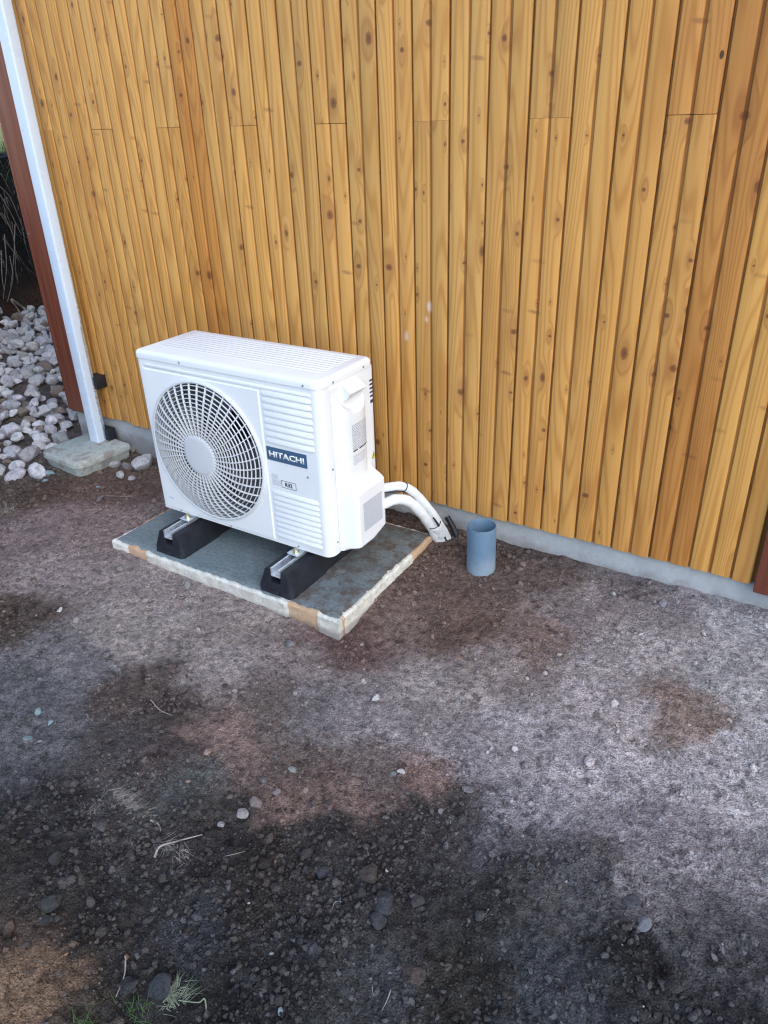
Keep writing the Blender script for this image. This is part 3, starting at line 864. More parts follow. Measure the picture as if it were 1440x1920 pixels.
# louvre ribs
def rib_mesh(w, h):
    mb = MB()
    prof = [(0, h), (-.0022, h * .80), (-.0042, h * .45), (-.0050, h * .22), (-.0046, h * .06), (-.0012, 0), (0.001, 0), (.001, h)]
    n = len(prof); st = [(0, .05), (.004, .6), (.009, 1), (w - .009, 1), (w - .004, .6), (w, .05)]
    vs = [(x, y * k if y < 0 else y, h * .3 + (z - h * .3) * (.35 + .65 * k)) for x, k in st for y, z in prof]
    fs = [(i * n + j, i * n + (j + 1) % n, (i + 1) * n + (j + 1) % n, (i + 1) * n + j) for i in range(len(st) - 1) for j in range(n)]
    fs += [tuple(range(n))[::-1], tuple((len(st) - 1) * n + j for j in range(n))]
    return mb.add(vs, fs).mesh('louvre_rib', M['white'], angle=50)
rm = rib_mesh(.198, .0185)
for i in range(8):
    link('louvre_rib', rm, front, (.560, -.0002, .5405 - i * .0229))
rm2 = rib_mesh(.196, .0165)
for i in range(9):
    link('louvre_rib', rm2, front, (.562, -.0002, .192 - i * .0206))
# badge and print
bg = MB(); bg.box(.558, .7225, -.0022, .001, .318, .366, .0005, 1)
badge = bg.build('badge', M['badge'], front)
tm = text_mesh('HITACHI', 'lettering', M['letter'], .1445, .0215, 0.034)
link('lettering', tm, badge, (.568, -.0024, .3312))
fr = MB()
x0, x1, z0, z1, q = .607, .668, .2255, .2515, .0011
for b in ((x0, x1, z0, z0 + q), (x0, x1, z1 - q, z1), (x0, x0 + q, z0 + q, z1 - q), (x1 - q, x1, z0 + q, z1 - q)):
    fr.box(b[0], b[1], -.0010, .0, b[2], b[3])
mark = fr.build('refrigerant_mark', M['ink'], front)
link('lettering', text_mesh('R32', 'lettering', M['ink'], .030, .0145, 0.03, .0004), mark, (.6225, -.0007, .2315))
def uv_quad(name, mat, pts, parent, cols=10):
    """curved or flat sheet through two rows of points, with uv"""
    n = len(pts[0])
    vs = list(pts[0]) + list(pts[1])
    me = bpy.data.meshes.new(name)
    me.from_pydata([tuple(v) for v in vs], [], [(i, i + 1, n + i + 1, n + i) for i in range(n - 1)])
    uv = me.uv_layers.new(name='UVMap')
    for l in me.loops:
        i = l.vertex_index
        uv.data[l.index].uv = ((i % n) / (n - 1), 0 if i < n else 1)
    me.materials.append(mat)
    me.polygons.foreach_set('use_smooth', [True] * len(me.polygons))
    return link(name, me, parent)
uv_quad('small_print', M['tiny'], [[(.566, -.0008, .250), (.594, -.0008, .250)], [(.566, -.0008, .268), (.594, -.0008, .268)]], front)
uv_quad('small_print', M['tiny'], [[(.568, -.0008, .227), (.603, -.0008, .227)], [(.568, -.0008, .2475), (.603, -.0008, .2475)]], front)
uv_quad('small_print', M['tiny'], [[(.040, -.0045, .048), (.066, -.0045, .048)], [(.040, -.0045, .057), (.066, -.0045, .057)]], front)

# lid
ol = round_rect(-.003, W + .003, -.004, D + .002, (.014, .034, .020, .020), 8)
lid = MB().loft(ol, [(ZL - .002, .004), (ZL, .0), (ZL + .014, 0), (ZL + .019, .0012), (ZL + .0235, .0042), (ZL + .0265, .0085), (ZL + .028, .0125)]).build('lid', M['white'], hp, angle=50)
rb = MB().box(0, .70, -.005, .005, -.001, .0011, .0009, 2).mesh('lid_ridge', M['white'], angle=60)
for i in range(10):
    link('lid_ridge', rb, lid, (.050, .078 + i * .0198, ZL + .0279))
sm = MB().lathe([(0, -.0022), (.0030, -.0022), (.0038, -.001), (.0038, .001)], 12, 'y').mesh('screw', M['screw'])
def screw(x, y, z, side=False):
    o = link('screw', sm, hp, (x, y, z))
    if side: o.rotation_euler = (0, 0, math.pi / 2)
for x, z in ((.215, .599), (.735, .598)): screw(x, -.004, z)
for x, z in ((.092, .008), (.345, .008), (.655, .010), (.722, .288)): screw(x, -.0005, z)
for y, z in ((.068, .596), (.235, .598)): screw(W + .003, y, z, True)
for y, z in ((.040, .315), (.040, .045)): screw(W + .0005, y, z, True)

# fan, shroud and grille
MB().lathe([(GR + .003, .012), (GR - .004, .020), (GR - .012, .05), (GR - .010, .11), (GR - .006, .112), (GR + .006, .02)], 72, 'y', (GCX, 0, GCZ)).build('fan_shroud', M['shroud'], hp)
fan = MB().lathe([(0, .035), (.035, .036), (.055, .042), (.060, .055), (.060, .10), (0, .10)], 36, 'y', (GCX, 0, GCZ)).build('fan', M['blade'], hp)
bl = MB()
nb, na = 10, 8
vs, fs = [], []
for i in range(nb):
    r = .052 + (GR - .022 - .052) * i / (nb - 1)
    for j in range(na):
        u = j / (na - 1)
        a = (u - .5) * (1.25 + .35 * i / nb) + .35 * (i / nb) ** 2
        vs.append((r * math.cos(a), .040 + .055 * u + .006 * math.sin(u * 3.1), r * math.sin(a)))
for i in range(nb - 1):
    for j in range(na - 1):
        fs.append((i * na + j, i * na + j + 1, (i + 1) * na + j + 1, (i + 1) * na + j))
n0 = len(vs)
vs += [(v[0], v[1] + .003, v[2]) for v in vs]
fs += [tuple(k + n0 for k in f[::-1]) for f in fs]
bmesh_blade = bl.add(vs, fs).mesh('blade', M['blade'])
for k in range(3):
    o = link('blade', bmesh_blade, fan, (GCX, 0, GCZ))
    o.rotation_euler = (0, k * 2 * math.pi / 3 + .5, 0)
def dome(r):
    t = min(max((r - .10) / (GR - .10), 0), 1)
    return -.042 * (1 - t ** 2.6) - .003
grille = MB().lathe([(GR - .008, -.010), (GR - .003, -.0125), (GR + .002, -.010), (GR + .004, -.003), (GR + .002, .002), (GR - .006, .001)], 96, 'y', (GCX, 0, GCZ), closed=True).build('fan_grille', M['white_grille'], hp)
MB().lathe([(0, -.0475), (.060, -.0475), (.070, -.0460), (.0745, -.042), (.0745, -.036), (.06, -.034), (0, -.034)], 64, 'y', (GCX, 0, GCZ)).build('centre_disc', M['disc'], grille)
for i in range(13):
    r = .086 + i * (GR - .015 - .086) / 12
    y = dome(r)
    w_ = .00095
    MB().lathe([(r - w_, y - .0005), (r + w_, y - .0005), (r + w_, y + .004), (r - w_, y + .004)], 80, 'y', (GCX, 0, GCZ), closed=True).build('ring', M['white_grille'], grille)
sp = MB()
rs = np.linspace(.070, GR - .003, 14)
vs = []
for r in rs:
    a = .16 * ((r - .07) / .19) ** 1.5
    y = dome(r)
    nx_, nz_ = -math.sin(a), math.cos(a)
    for (o_, dy) in ((-.00125, -.0018), (.00125, -.0018), (.0011, .0055), (-.0011, .0055)):
        vs.append((r * math.cos(a) + nx_ * o_, y + dy, r * math.sin(a) + nz_ * o_))
fs = [(i * 4 + k, i * 4 + (k + 1) % 4, (i + 1) * 4 + (k + 1) % 4, (i + 1) * 4 + k) for i in range(len(rs) - 1) for k in range(4)]
fs += [(0, 1, 2, 3), tuple((len(rs) - 1) * 4 + k for k in range(4))]
spm = sp.add(vs, fs).mesh('spoke', M['white_grille'], angle=30)
NS = 40
for k in range(NS):
    o = link('spoke', spm, grille, (GCX, 0, GCZ))
    o.rotation_euler = (0, 2 * math.pi * k / NS, 0)

# service cover on the right side: bulged column above, deeper valve box below
def bulge(y, z):
    # column
    u = np.clip((y - .145) / .088, -1, 1)
    colm = .026 * np.power(np.clip(1 - np.abs(u) ** 3.0, 0, 1), .75)
    ztop = .478 + .062 * np.clip(np.abs(y - .165) / .095, 0, 1) ** 2.4
    colm = colm * sstep(ztop + .020, ztop - .004, z) - .004 * sstep(ztop - .004, ztop + .016, z) * sstep(1.0, .9, np.abs(u))
    # valve box
    b = .062 * sstep(.058, .092, y) ** .6 * sstep(.272, .243, y)
    b = b * sstep(.258, .212, z + .10 * (y - .09) * 0) * sstep(-.006, .016, z + np.clip(y - .17, 0, 1) * -.25 + .0)
    return np.maximum(colm, b)
ys = np.linspace(.052, .276, 80); zs = np.linspace(.002, .575, 170)
YY, ZZ = np.meshgrid(ys, zs, indexing='xy')
BB = bulge(YY, ZZ)
vs = np.stack([np.full_like(YY, W + .0005) + BB, YY, ZZ], -1).reshape(-1, 3)
nn = len(ys)
fs = [(i * nn + j, i * nn + j + 1, (i + 1) * nn + j + 1, (i + 1) * nn + j) for i in range(len(zs) - 1) for j in range(nn - 1)]
cover = MB().add(vs.tolist(), fs).build('service_cover', M['white'], hp, angle=80)
def on_cover(y, z, off=.0012):
    return (W + .0005 + float(bulge(np.array([y]), np.array([z]))[0]) + off, y, z)
hd = MB()
ya, yb = .112, .206
A = [(W, ya, .577), (W + .032, ya + .002, .548), (W + .030, ya + .002, .543), (W + .016, ya + .004, .524), (W, ya + .01, .520)]
B = [(W, yb - .004, .575), (W + .032, yb, .546), (W + .030, yb, .541), (W + .016, yb - .004, .530), (W, yb - .01, .528)]
n = len(A)
hd.add(A + B, [(i, (i + 1) % n, n + (i + 1) % n, n + i) for i in range(n)] + [tuple(range(n)), tuple(range(n, 2 * n))[::-1]])
hd.build('handle', M['white'], cover, angle=25)
sl_m = MB().box(-.0006, .0008, -.010, .010, -.0028, .0028).mesh('vent_slot', M['ink'])
for i in range(5):
    link('vent_slot', sl_m, hp, (W + .0002, .2805, .540 - i * .0135))
MB().box(W - .0006, W + .0008, .272, .289, .462, .473).build('vent_slot', M['ink'], hp)
yy = np.linspace(.122, .216, 12)
uv_quad('rating_label', M['label'], [[on_cover(y, .352) for y in yy], [on_cover(y, .440) for y in yy]], cover)
uv_quad('rating_label', M['tiny'], [[on_cover(y, .300) for y in yy[:9]], [on_cover(y, .335) for y in yy[:9]]], cover)
br = MB()
for i in range(len(yy) - 1):
    if i == 3: continue
    a, b = on_cover(yy[i], .350), on_cover(yy[i + 1] - .0004, .350)
    br.add([(a[0], a[1], .3475), (b[0], b[1], .3475), (b[0], b[1], .3525), (a[0], a[1], .3525)], [(0, 1, 2, 3)])
br.build('label_bar', M['ink'], cover, smooth=False)
yy = np.linspace(.112, .225, 10)
uv_quad('notice_label', M['notice'], [[on_cover(y, .066) for y in yy], [on_cover(y, .172) for y in yy]], cover)
tr = MB(); tr.prism([(.2655, .262), (.2895, .262), (.2775, .286)], 'x', W - .0005, W + .0012)
warn = tr.build('warning_triangle', M['yellow'], hp, smooth=False)
tr = MB()
tri = [(.2655, .262), (.2895, .262), (.2775, .286)]
cxy = (sum(p[0] for p in tri) / 3, sum(p[1] for p in tri) / 3)
inn = [(cxy[0] + (p[0] - cxy[0]) * .80, cxy[1] + (p[1] - cxy[1]) * .80) for p in tri]
for i in range(3):
    j = (i + 1) % 3
    o_, i_ = tri, inn
    tr.add([(W + .0018, *o_[i]), (W + .0018, *o_[j]), (W + .0018, *i_[j]), (W + .0018, *i_[i])], [(0, 1, 2, 3)])
bolt = [(.2785, .2795), (.2745, .2705), (.2775, .2710), (.2762, .2645), (.2805, .2730), (.2776, .2728)]
tr.add([(W + .0018, *p) for p in bolt], [tuple(range(6))])
tr.build('warning_print', M['ink'], warn, smooth=False)
# mounting feet of the unit
for cx in (.132, .647):
    f = MB()
    f.box(cx - .024, cx + .024, -.030, .045, -.014, -.009, .001, 1)
    f.box(cx - .024, cx + .024, .008, .012, -.010, .004, .001, 1)
    ft = f.build('mounting_foot', M['galv'], hp)
    b = MB().lathe([(0, .010), (.005, .010), (.005, .0), (.0085, .0), (.0085, -.006), (.0125, -.006), (.0125, -.008), (0, -.008)], 6, 'z', (cx, -.012, -.001))
    b.build('bolt', M['zinc'], ft, smooth=False)
    f = MB(); f.box(cx - .022, cx + .022, D - .05, D + .03, -.014, -.009, .001, 1)
    f.build('mounting_foot', M['galv'], hp)

# ---------------------------------------------------------------- rubber feet
def rubber_foot(cx, rot, label):
    ob = empty('rubber_support', (cx, -.745, .0585), rot)
    tag(ob, label, 'support', 'rubber supports under the heat pump')
    prof = [(-.073, 0), (-.073, .020), (-.046, .088), (-.022, .090), (-.0205, .045), (.0205, .045), (.022, .090), (.046, .088), (.073, .020), (.073, 0)]
    n = len(prof); L = .60
    st = [(0.0, .86, .016), (.010, 1.0, .006), (.19, 1.0, 0), (.215, .90, 0), (.385, .90, 0), (.41, 1.0, 0), (L - .010, 1.0, -.006), (L, .86, -.016)]
    vs, fs = [], []
    for y, k, sl_ in st:
        for x, z in prof:
            kk = k if abs(x) > .024 else 1
            vs.append((x * kk, y + sl_ * z / .09, z))
    for i in range(len(st) - 1):
        for j in range(n):
            fs.append((i * n + j, i * n + (j + 1) % n, (i + 1) * n + (j + 1) % n, (i + 1) * n + j))
    e = (len(st) - 1) * n
    for o_ in (0, e):
        fs += [(o_, o_ + 1, o_ + 2, o_ + 3, o_ + 4), (o_ + 5, o_ + 6, o_ + 7, o_ + 8, o_ + 9), (o_, o_ + 4, o_ + 5, o_ + 9)]
    blk = MB().add(vs, fs).build('rubber_block', M['rubber'], ob, angle=30)
    MB().box(-.016, .016, -.004, .006, .006, .018, .003).build('end_lug', M['rubber'], blk)
    u = MB()
    y0, y1 = .012, L - .012
    u.prism([(-.0195, .097), (-.0195, .066), (.0195, .066), (.0195, .097), (.0130, .097), (.0130, .0945), (.0172, .0945), (.0172, .0685), (-.0172, .0685), (-.0172, .0945), (-.0130, .0945), (-.0130, .097)], 'y', y0, y1)
    # prism on the y axis takes (x, z)
    rail = u.build('rail', M['galv'], ob, angle=20)
    for yy_ in (.085, .18, .28):
        MB().box(-.005, .005, yy_ - .012, yy_ + .012, .0687, .0697).build('slot', M['black'], rail)
    return ob
rubber_foot(-2.010, R(1.0), 'black rubber support with steel rail under the fan side of the unit')
rubber_foot(-1.495, R(1.0), 'black rubber support with steel rail nearest the unit service cover')

# ---------------------------------------------------------------- lagged pipes, conduit, pvc pipe
pb = empty('insulated_pipes', (-1.215, -.09, .03))
tag(pb, 'two white foam lagged pipes tied together curving from the unit into the soil', 'pipes')
off = Vector(pb.location)
def rel(P): return [Vector(p) - off for p in P]
up_ = catmull([(-1.42, -.375, .300), (-1.36, -.368, .332), (-1.302, -.352, .342), (-1.262, -.305, .338), (-1.240, -.258, .302), (-1.222, -.205, .232), (-1.212, -.145, .150), (-1.203, -.085, .050), (-1.200, -.06, .0)], 7)
lo_ = catmull([(-1.42, -.375, .235), (-1.36, -.37, .262), (-1.304, -.36, .280), (-1.272, -.325, .292), (-1.250, -.278, .270), (-1.236, -.222, .208), (-1.232, -.160, .128), (-1.225, -.112, .050), (-1.222, -.09, .0)], 7)
def lag(path, r):
    rr = [r * (1 + .05 * math.sin(i * 1.3) * math.sin(i * .37)) for i in range(len(path))]
    for i in range(len(path)):
        k = i / (len(path) - 1)
        if k > .80: rr[i] *= 1 + .12 * math.sin((k - .80) / .2 * 3.1)
    return MB().tube(rel(path), rr, 16)
lag(up_, .0155).build('pipe', M['foam'], pb)
lag(lo_, .0190).build('pipe', M['foam'], pb)
def tie(c, axis, r, sx=1.0, sy=1.0):
    axis = Vector(axis).normalized(); a = axis.orthogonal().normalized(); b = axis.cross(a)
    pts = [Vector(c) - off + (a * math.cos(t) * sx + b * math.sin(t) * sy) * r for t in np.linspace(0, 2 * math.pi, 25)]
    return MB().tube(pts, .0018, 6)
d_ = up_[46] - up_[42]
mid = (up_[43] + lo_[43]) / 2
tie(mid, d_, .0285).build('cable_tie', M['black'], pb)
tie(up_[23], up_[24] - up_[22], .0163).build('cable_tie', M['black'], pb)
n_ = len(up_)
sl_p = [(up_[i] * .5 + lo_[i] * .5) for i in range(n_ - 13, n_)]
MB().tube(rel(sl_p), [.0265 + .0022 * math.sin(i * 2.1) - .0006 * i for i in range(len(sl_p))], 18).build('tape_sleeve', M['foam'], pb)
cab = catmull([(-1.42, -.35, .318), (-1.34, -.352, .318), (-1.296, -.338, .322), (-1.255, -.292, .313), (-1.232, -.245, .282), (-1.214, -.19, .2), (-1.2, -.13, .1), (-1.19, -.08, .0)], 7)
MB().tube(rel(cab), .0045, 8).build('cable', M['black'], pb)
MB().tube(rel([(-1.300, -.371, .352), (-1.299, -.376, .345)]), .0035, 8).build('tie_head', M['black'], pb)

cd = MB()
ctr = catmull([(-1.225, -.030, .095), (-1.205, -.036, .075), (-1.18, -.045, .045), (-1.16, -.05, .0)], 6)
cd.tube([p - Vector((-1.18, -.045, .02)) for p in ctr], .011, 14)
con = cd.build('conduit', M['black'], None, (-1.18, -.045, .02))
tag(con, 'short black conduit stub between the lagged pipes and the foundation', 'conduit')

pv = MB()
ro, ri, hh = .0515, .0475, .182
pv.lathe([(ro, -.08), (ro, hh - .003), (ro - .001, hh), (ri + .001, hh), (ri, hh - .002), (ri, -.02), (0, -.02)], 64)
pvo = pv.build('drain_pipe', M['pvc'], None, (-.996, -.193, .018))
pvo.rotation_euler = (R(.6), R(-.5), 0)
tag(pvo, 'short blue grey plastic drain pipe standing open in the soil by the wall', 'pipe')
# ---------------------------------------------------------------- stones, crumbs, grass
def blob(sub, seed, amp, squash=(1, 1, .75), facet=0.0):
    bm = bmesh.new()
    bmesh.ops.create_icosphere(bm, subdivisions=sub, radius=1)
    r = np.random.default_rng(seed)
    dirs = r.normal(size=(9, 3)); dirs /= np.linalg.norm(dirs, axis=1)[:, None]
    cut = r.uniform(.48, .88, 9)
    ph = r.random((4, 3)) * 6.28
    for v in bm.verts:
        p = np.array(v.co)
        k = 1.0
        for dd, c in zip(dirs, cut):                      # planes shear off lumps: broken stone, not a ball
            t = p @ dd
            if t > c: k = min(k, (c + (t - c) * (.25 - .2 * facet)) / t)
        n = sum(math.sin((i + 1.5) * 1.7 * float(p @ dirs[i]) + ph[i, 0]) / (i + 1) for i in range(4)) * amp
        v.co = Vector(p * (k + n))
        v.co.x *= squash[0]; v.co.y *= squash[1]; v.co.z *= squash[2]
    vs = np.array([v.co[:] for v in bm.verts]); fs = np.array([[v.index for v in f.verts] for f in bm.faces])
    bm.free()
    return vs, fs
def blob_mesh(name, mat, *a, **k):
    vs, fs = blob(*a, **k)
    return MB().add(vs.tolist(), fs.tolist()).mesh(name, mat, angle=24)
stone_meshes = []
for i in range(9):
    r = random.Random(40 + i)
    stone_meshes.append(blob_mesh('stone', M['stone'], 3, 60 + i, .07, squash=(1, r.uniform(.7, .95), r.uniform(.55, .8)), facet=.6))
clod_meshes = [blob_mesh('clod', M['clod'], 3, 90 + i, .13, squash=(1, .88, .7), facet=.2) for i in range(5)]
srr = random.Random(21)
def pile_label(pj, r, brown):
    size = 'large' if r > .048 else 'small'
    hue = 'brown' if brown else 'pale'
    if pj[1] > 790: where = 'in front of the rubble bed near the concrete block'
    elif pj[0] > pj[1] * .271 - 110: where = 'in the rubble bed beside the red corner board'
    elif pj[1] < 655: where = 'in the rubble bed at the foot of the bank'
    else: where = 'in the middle of the rubble bed by the left edge'
    return f'{size} {hue} stone {where}'
placed = []
def put_stone(x, y, r, colr, label, group, name='rubble_stone', cat='stone', sink=.35, extra=0.0, mesh=None):
    me = mesh or srr.choice(stone_meshes)
    o = link(name, me, None, (x, y, gh(x, y) + r * (.62 - sink) + extra))
    o.scale = (r, r, r)
    o.rotation_euler = (srr.uniform(-.5, .5), srr.uniform(-.5, .5), srr.uniform(0, 6.28))
    o.color = (*colr, 1)
    return tag(o, label, cat, group)
def grey(lo=.46, hi=.68):
    g = srr.uniform(lo, hi) * srr.choice((1, 1, 1, .72))
    return (g * 1.0, g * srr.uniform(.96, 1.0), g * srr.uniform(.95, 1.04))
tries = 0
n_pile = 0
while tries < 16000 and n_pile < 285:
    tries += 1
    x, y = srr.uniform(-5.9, -3.1), srr.uniform(-.7, 1.8)
    if x > -3.62 and y > -.03: continue
    if -3.47 < x < -3.02 and y > -.40: continue
    if x > -3.3 and y < -.4: continue
    if float(bank_s(np.array([x]), np.array([y]))[0]) > .02: continue
    pj = project((x, y, .05))
    if pj is None or pj[0] < -45 or pj[0] > 330 or pj[1] > 862 - .2 * max(pj[0], 0) * 0 : continue
    if pj[1] > 835 and srr.random() < .5: continue
    if pj[1] < 775 and pj[0] > pj[1] * .271 - 40: continue          # behind the corner of the house
    # nothing of these shows behind the corner of the house
    if x > -3.9 and y > .35 and pj[0] > 175: continue
    r = srr.choice((.028, .033, .037, .041, .045, .05, .056, .064, .074)) * srr.uniform(.85, 1.1)
    ok = True
    ov = 0
    for (a, b, c) in placed:
        dd = math.hypot(a - x, b - y)
        if dd < (c + r) * .60: ok = False; break
    if not ok: continue
    placed.append((x, y, r)); n_pile += 1
    brown = srr.random() < .12
    c_ = (.24, .19, .16) if brown else grey()
    put_stone(x, y, r, c_, pile_label(pj, r, brown), 'stones of the rubble bed', extra=srr.uniform(-.012, .018))
# a second layer where stones lie on others
for i in range(40):
    a, b, c = srr.choice(placed)
    x, y = a + srr.uniform(-.05, .05), b + srr.uniform(-.05, .05)
    if (x > -3.66 and y > -.05) or (x > -3.5): continue
    pj = project((x, y, .05))
    if pj[1] > 820 or pj[0] > pj[1] * .271 - 40: continue
    r = srr.uniform(.032, .052)
    put_stone(x, y, r, grey(.5, .66), pile_label(pj, r, False), 'stones of the rubble bed', extra=.045)

def single(px, py, rpx, colr, label, cat='stone', name='loose_stone', flat=1.0, group=None, sink=.3):
    P = on_ground(px, py)
    d = (P - CAM).dot(fwd)
    r = rpx * d / 1412.6
    cl = name == 'soil_clod'
    if cl: r *= 1.12; sink = .42; colr = tuple(c * 2.3 for c in colr)
    o = put_stone(P.x, P.y, r, colr, label, group, name=name, cat=cat, sink=sink, mesh=srr.choice(clod_meshes) if cl else None)
    o.scale = (r, r, r * flat)
    return o
PAL, TUR, BRN, DRK = (.42, .40, .39), (.25, .36, .37), (.20, .15, .125), (.045, .043, .045)
single(272, 876, 25, (.56, .54, .53), 'large pale stone lying between the concrete block and the heat pump', sink=.2)
single(218, 876, 12, (.54, .51, .50), 'small stone leaning on the right side of the concrete block', sink=.1)
single(240, 880, 12, (.32, .28, .28), 'brownish stone left of the large pale stone beside the heat pump', sink=.1)
single(226, 895, 10, (.60, .59, .58), 'white stone in front of the brownish one by the concrete block', sink=.1)
single(252, 846, 13, (.27, .24, .22), 'brown stone against the foundation behind the concrete block')
single(246, 899, 8, (.52, .50, .50), 'small flat stone below the large pale stone', flat=.7)
single(285, 850, 10, (.38, .36, .35), 'grey stone half hidden behind the left edge of the heat pump')
single(93, 889, 9, TUR, 'largest of the turquoise pebbles left of the concrete block', flat=.8)
single(84, 903, 8, TUR, 'turquoise pebble nearest the viewer left of the concrete block', flat=.8)
single(71, 895, 8, TUR, 'leftmost turquoise pebble by the concrete block', flat=.7)
single(184, 914, 6, TUR, 'turquoise pebble in front of the concrete block corner', flat=.8)
single(188, 937, 9, (.24, .22, .22), 'flat grey stone sunk in soil in front of the concrete block', flat=.5)
single(706, 1312, 10, (.60, .56, .54), 'egg shaped pale stone alone in the middle of the gravel', sink=.1)
single(752, 1449, 9, (.55, .52, .49), 'heart shaped pale stone on the reddish soil', sink=.1)
single(736, 1453, 8, (.20, .21, .20), 'grey stone left of the heart shaped pale stone')
single(549, 1445, 13, (.33, .33, .31), 'flat oval olive grey stone on reddish soil', flat=.6)
single(519, 1487, 9, (.30, .24, .23), 'round pinkish stone at the edge of the dark soil')
single(453, 1529, 14, (.42, .37, .35), 'long pale stone on the edge of the dark soil', flat=.8)
single(480, 1508, 15, (.25, .20, .18), 'angular brown stone above the long pale one')
single(415, 1548, 9, (.45, .42, .43), 'round grey stone at the lower left end of the stone row')
single(431, 1497, 8, BRN, 'small brown stone left of the angular brown stone')
single(547, 1209, 11, (.27, .25, .26), 'grey clod like stone below the slab front corner')
single(1150, 1117, 8, (.55, .54, .53), 'white stone standing near the foundation right of the drain pipe', sink=.1)
single(1243, 1134, 9, (.32, .31, .34), 'grey stone lying close to the bare foundation')
single(1270, 1130, 6, (.40, .38, .40), 'small pale stone right of the grey stone by the foundation')
single(1320, 1190, 5, (.62, .62, .60), 'small white chip on the gravel near the right edge')
single(112, 1146, 8, (.66, .65, .64), 'white oblong chip on the gravel at left', flat=.6)
single(228, 1068, 8, (.26, .23, .23), 'grey stone in front of the slab front left corner')
single(353, 1099, 9, (.27, .25, .25), 'grey stone just in front of the slab front board')
single(73, 1336, 8, TUR, 'round turquoise chip in the left soil', flat=.6)
single(95, 1356, 7, TUR, 'pale turquoise chip right of the round one in the left soil', flat=.6)
single(52, 1386, 9, TUR, 'leftmost flat turquoise chip in the left soil', flat=.4)
single(74, 1391, 7, (.36, .38, .40), 'grey white chip beside the leftmost turquoise chip', flat=.5)
single(527, 1898, 8, (.33, .42, .46), 'pale blue chip at the bottom edge of the dark soil', flat=.7)
single(509, 1789, 5, (.33, .40, .38), 'pale green pebble in the dark soil')
single(692, 1642, 20, (.085, .070, .062), 'brown angular clod in the dark soil', 'clod', 'soil_clod', .8)
single(575, 1604, 12, (.075, .070, .066), 'rounded clod at the top of the clod cluster', 'clod', 'soil_clod')
single(555, 1642, 11, (.060, .055, .055), 'round dark clod at the left of the clod cluster', 'clod', 'soil_clod')
single(574, 1633, 8, (.062, .060, .062), 'small clod between the two round clods', 'clod', 'soil_clod')
single(608, 1640, 14, (.070, .070, .076), 'grey clod in the middle of the clod cluster', 'clod', 'soil_clod')
single(720, 1694, 24, (.060, .062, .066), 'large flat grey clod in the dark soil', 'clod', 'soil_clod', .6)
single(709, 1730, 18, (.066, .068, .073), 'round grey clod below the large flat one', 'clod', 'soil_clod')
single(680, 1676, 10, (.066, .064, .062), 'small clod above the large flat grey clod', 'clod', 'soil_clod')
single(783, 1693, 14, (.085, .075, .075), 'pinkish clod right of the large flat grey clod', 'clod', 'soil_clod')
single(100, 1693, 22, (.062, .062, .058), 'large lone clod in the dark soil at left', 'clod', 'soil_clod', .7)
single(88, 1728, 13, (.055, .054, .055), 'dark clod below the large lone clod at left', 'clod', 'soil_clod')
single(107, 1613, 13, (.060, .056, .052), 'brown clod above the large lone clod at left', 'clod', 'soil_clod')
single(523, 1876, 12, (.055, .052, .047), 'olive clod above the pale blue chip', 'clod', 'soil_clod')
single(590, 1778, 11, (.066, .068, .075), 'grey clod in the lower middle of the dark soil', 'clod', 'soil_clod')
single(775, 1833, 24, (.085, .068, .062), 'cracked reddish slab of soil near the bottom', 'clod', 'soil_clod', .35)
single(1205, 1733, 18, (.24, .24, .25), 'pale angular flake at the border of gravel and soil', 'stone', 'loose_stone', .45)
single(1189, 1693, 20, (.10, .10, .11), 'dark grey packed lump above the pale flake', 'clod', 'soil_clod', .35)
single(240, 1850, 20, (.060, .060, .058), 'left one of two big clods above the grass tuft', 'clod', 'soil_clod', .7)
single(298, 1855, 26, (.058, .060, .066), 'right one of two big clods above the grass tuft', 'clod', 'soil_clod', .6)

